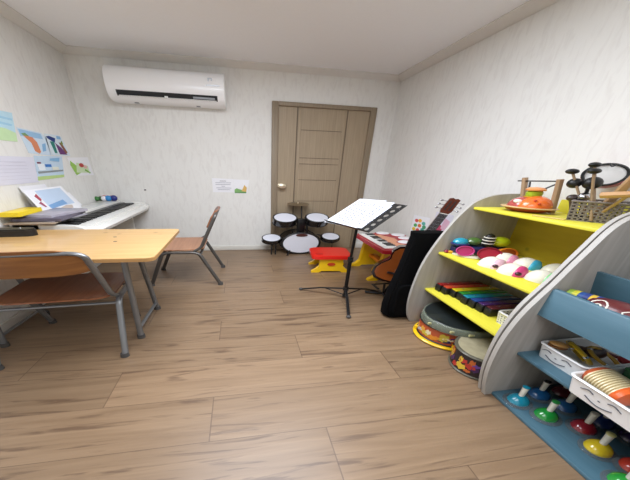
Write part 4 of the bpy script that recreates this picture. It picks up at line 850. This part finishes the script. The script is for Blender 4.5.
ring_toy('yellow jingle ring standing on edge, left of the two in the smile bin', (2.05, -2.475, B1+0.066), (0.8, -0.3, 0.5), 0.052, 0.008, col('#c9a61f'))
ring_toy('yellow jingle ring lying at the right of the smile bin', (2.095, -2.515, B1+0.068), (0.4, -0.4, 0.8), 0.05, 0.007, col('#b8901f'))
t = thing('wooden_castanet', 'tan wooden castanet at the left of the smile bin', 'castanet', (2.01, -2.437, B1+0.088), rz(-60)); part('shell', G(col('#b98a4e')).ball((0, 0, 0), (0.028, 0.02, 0.012), 16), t); part('shell', G(col('#8c5a2c')).ball((-0.002, 0.002, -0.016), (0.028, 0.02, 0.01), 16), t)
t = thing('maraca', 'small dark brown maraca inside the smile bin under the rings', 'maraca', (2.12, -2.47, B1+0.04)); part('head', G(col('#3e2416')).ball((0, 0, 0.01), (0.04, 0.03, 0.03), 14), t); part('handle', G(col('#6b4a2c')).cyl((0, 0, 0.02), (-0.06, 0.03, 0.035), 0.008), t)
t = thing('maraca', 'dark red toy at the right end of the smile bin', 'maraca', (2.17, -2.535, B1+0.04)); part('head', G(col('#8e1f2c')).ball((0, 0, 0.02), (0.032, 0.028, 0.03), 14), t); part('handle', G(col('#6b1a22')).cyl((0, 0, 0.01), (-0.03, 0.05, 0.02), 0.007), t)
t = thing('ribbed_caterpillar', 'cream ribbed wooden toy with an orange face lying in the nearest smile bin', 'toy', (1.97, -2.656, B1+0.078))
ax = Vector((-0.10, -0.97, -0.05)).normalized()
for k in range(10): c0 = -ax*(0.052-k*0.008); part('rib', G(col('#e0cfa4')).lathe([(0.04, -0.004), (0.047, -0.0018), (0.047, 0.0018), (0.04, 0.004)], c0, ax, 22), t)
part('core', G(col('#b59a66')).cyl(-ax*0.062, ax*0.03, 0.04), t)
part('tail', G(col('#b8562c')).lathe([(0.046, 0.006), (0.047, 0), (0.04, -0.012), (0.018, -0.018), (0, -0.019)], -ax*0.056, ax, 22), t)
hd = part('face', G(col('#e8682c')).lathe([(0.047, 0), (0.051, 0.008), (0.047, 0.02), (0.028, 0.029), (0, 0.031)], ax*0.022, ax, 24), t)
sd = ax.cross(Vector((0, 0, 1))).normalized()
for s in (-1, 1):
    e = part('eye', G(M['ivory']).ball(ax*0.049+Vector((0, 0, 0.022))+sd*0.012*s, 0.0105, 12), hd); part('pupil', G(BK).ball(ax*0.0585+Vector((0, 0, 0.0225))+sd*0.012*s, 0.0046, 8), e)
t = thing('toy_block', 'dark green box behind the ribbed toy in the nearest smile bin', 'box', (2.085, -2.66, B1+0.006)); part('block', G(col('#1f5c34')).box(-0.035, 0.03, -0.06, 0.06, 0, 0.1, 0.004), t); part('lid', G(col('#2a7040')).box(-0.037, 0.032, -0.062, 0.062, 0.1, 0.112, 0.003), t)
# tray contents
def roll(name, label, a, b, r, segs, cat):
    a, b = Vector(a), Vector(b); t = thing(name, label, cat, tuple(a)); v = b-a; n = len(segs)
    for i, c in enumerate(segs): part('band', G(col(c)).tube([v*(i/n), v*((i+1)/n)], r*(1.0 if i % 2 else 0.96), 18), t)
    return t
roll('rainstick', 'blue and red banded rain stick lying in the blue tray', (1.975, -2.402, 0.742), (2.03, -2.62, 0.745), 0.019, ['#8fae3a', '#c9c43a', '#2b4f8e', '#2b3f7e', '#d8b23a', '#2f4a9a', '#b8452c', '#c2532c', '#b8452c', '#3a57a0', '#c9a03a', '#c23a30', '#c25a2c', '#c9a03a', '#c08a5c', '#b07a4c'], 'rain stick')
t = thing('maraca', 'maroon maraca with a white painted spiral in the blue tray', 'maraca', (1.972, -2.55, 0.742), None)
part('head', G(col('#5c1a1c')).ball((0, 0, 0), (0.04, 0.085, 0.042), 20), t)
g = G(M['ivory']); pts = []
for k in range(26): a = k*0.42; r = 0.003+k*0.00085; yy = 0.03-r*math.cos(a)*1.25; zz = 0.012+r*math.sin(a); xx = -0.0405*math.sqrt(max(0.02, 1-(yy/0.085)**2-(zz/0.038)**2)); pts.append((xx-0.0008, yy, zz))
g.tube(pts, 0.0026, 6); g.tube([(-0.04*math.sqrt(max(0.02, 1-(y_/0.085)**2-(z_/0.038)**2))-0.001, y_, z_) for y_, z_ in ((-0.035, 0.03), (-0.025, 0.02), (-0.03, 0.008), (-0.045, 0.0))], 0.0026, 6); part('painted_spiral', g, t)
stick('mallet', 'yellow and green beater lying at the left end of the blue tray', (1.962, -2.41, 0.725), (2.01, -2.45, 0.735), 0.006, col('#6fae3a'), 'mallet', ((0.013, 0.013, 0.013), col('#d8cf3a')))
single('paper_strip', G(M['paper']).box(-0.06, 0.06, -0.04, 0.04, 0, 0.002), 'white paper tucked into the right side of the blue tray', 'paper', (2.02, -2.66, 0.619), rz(80))
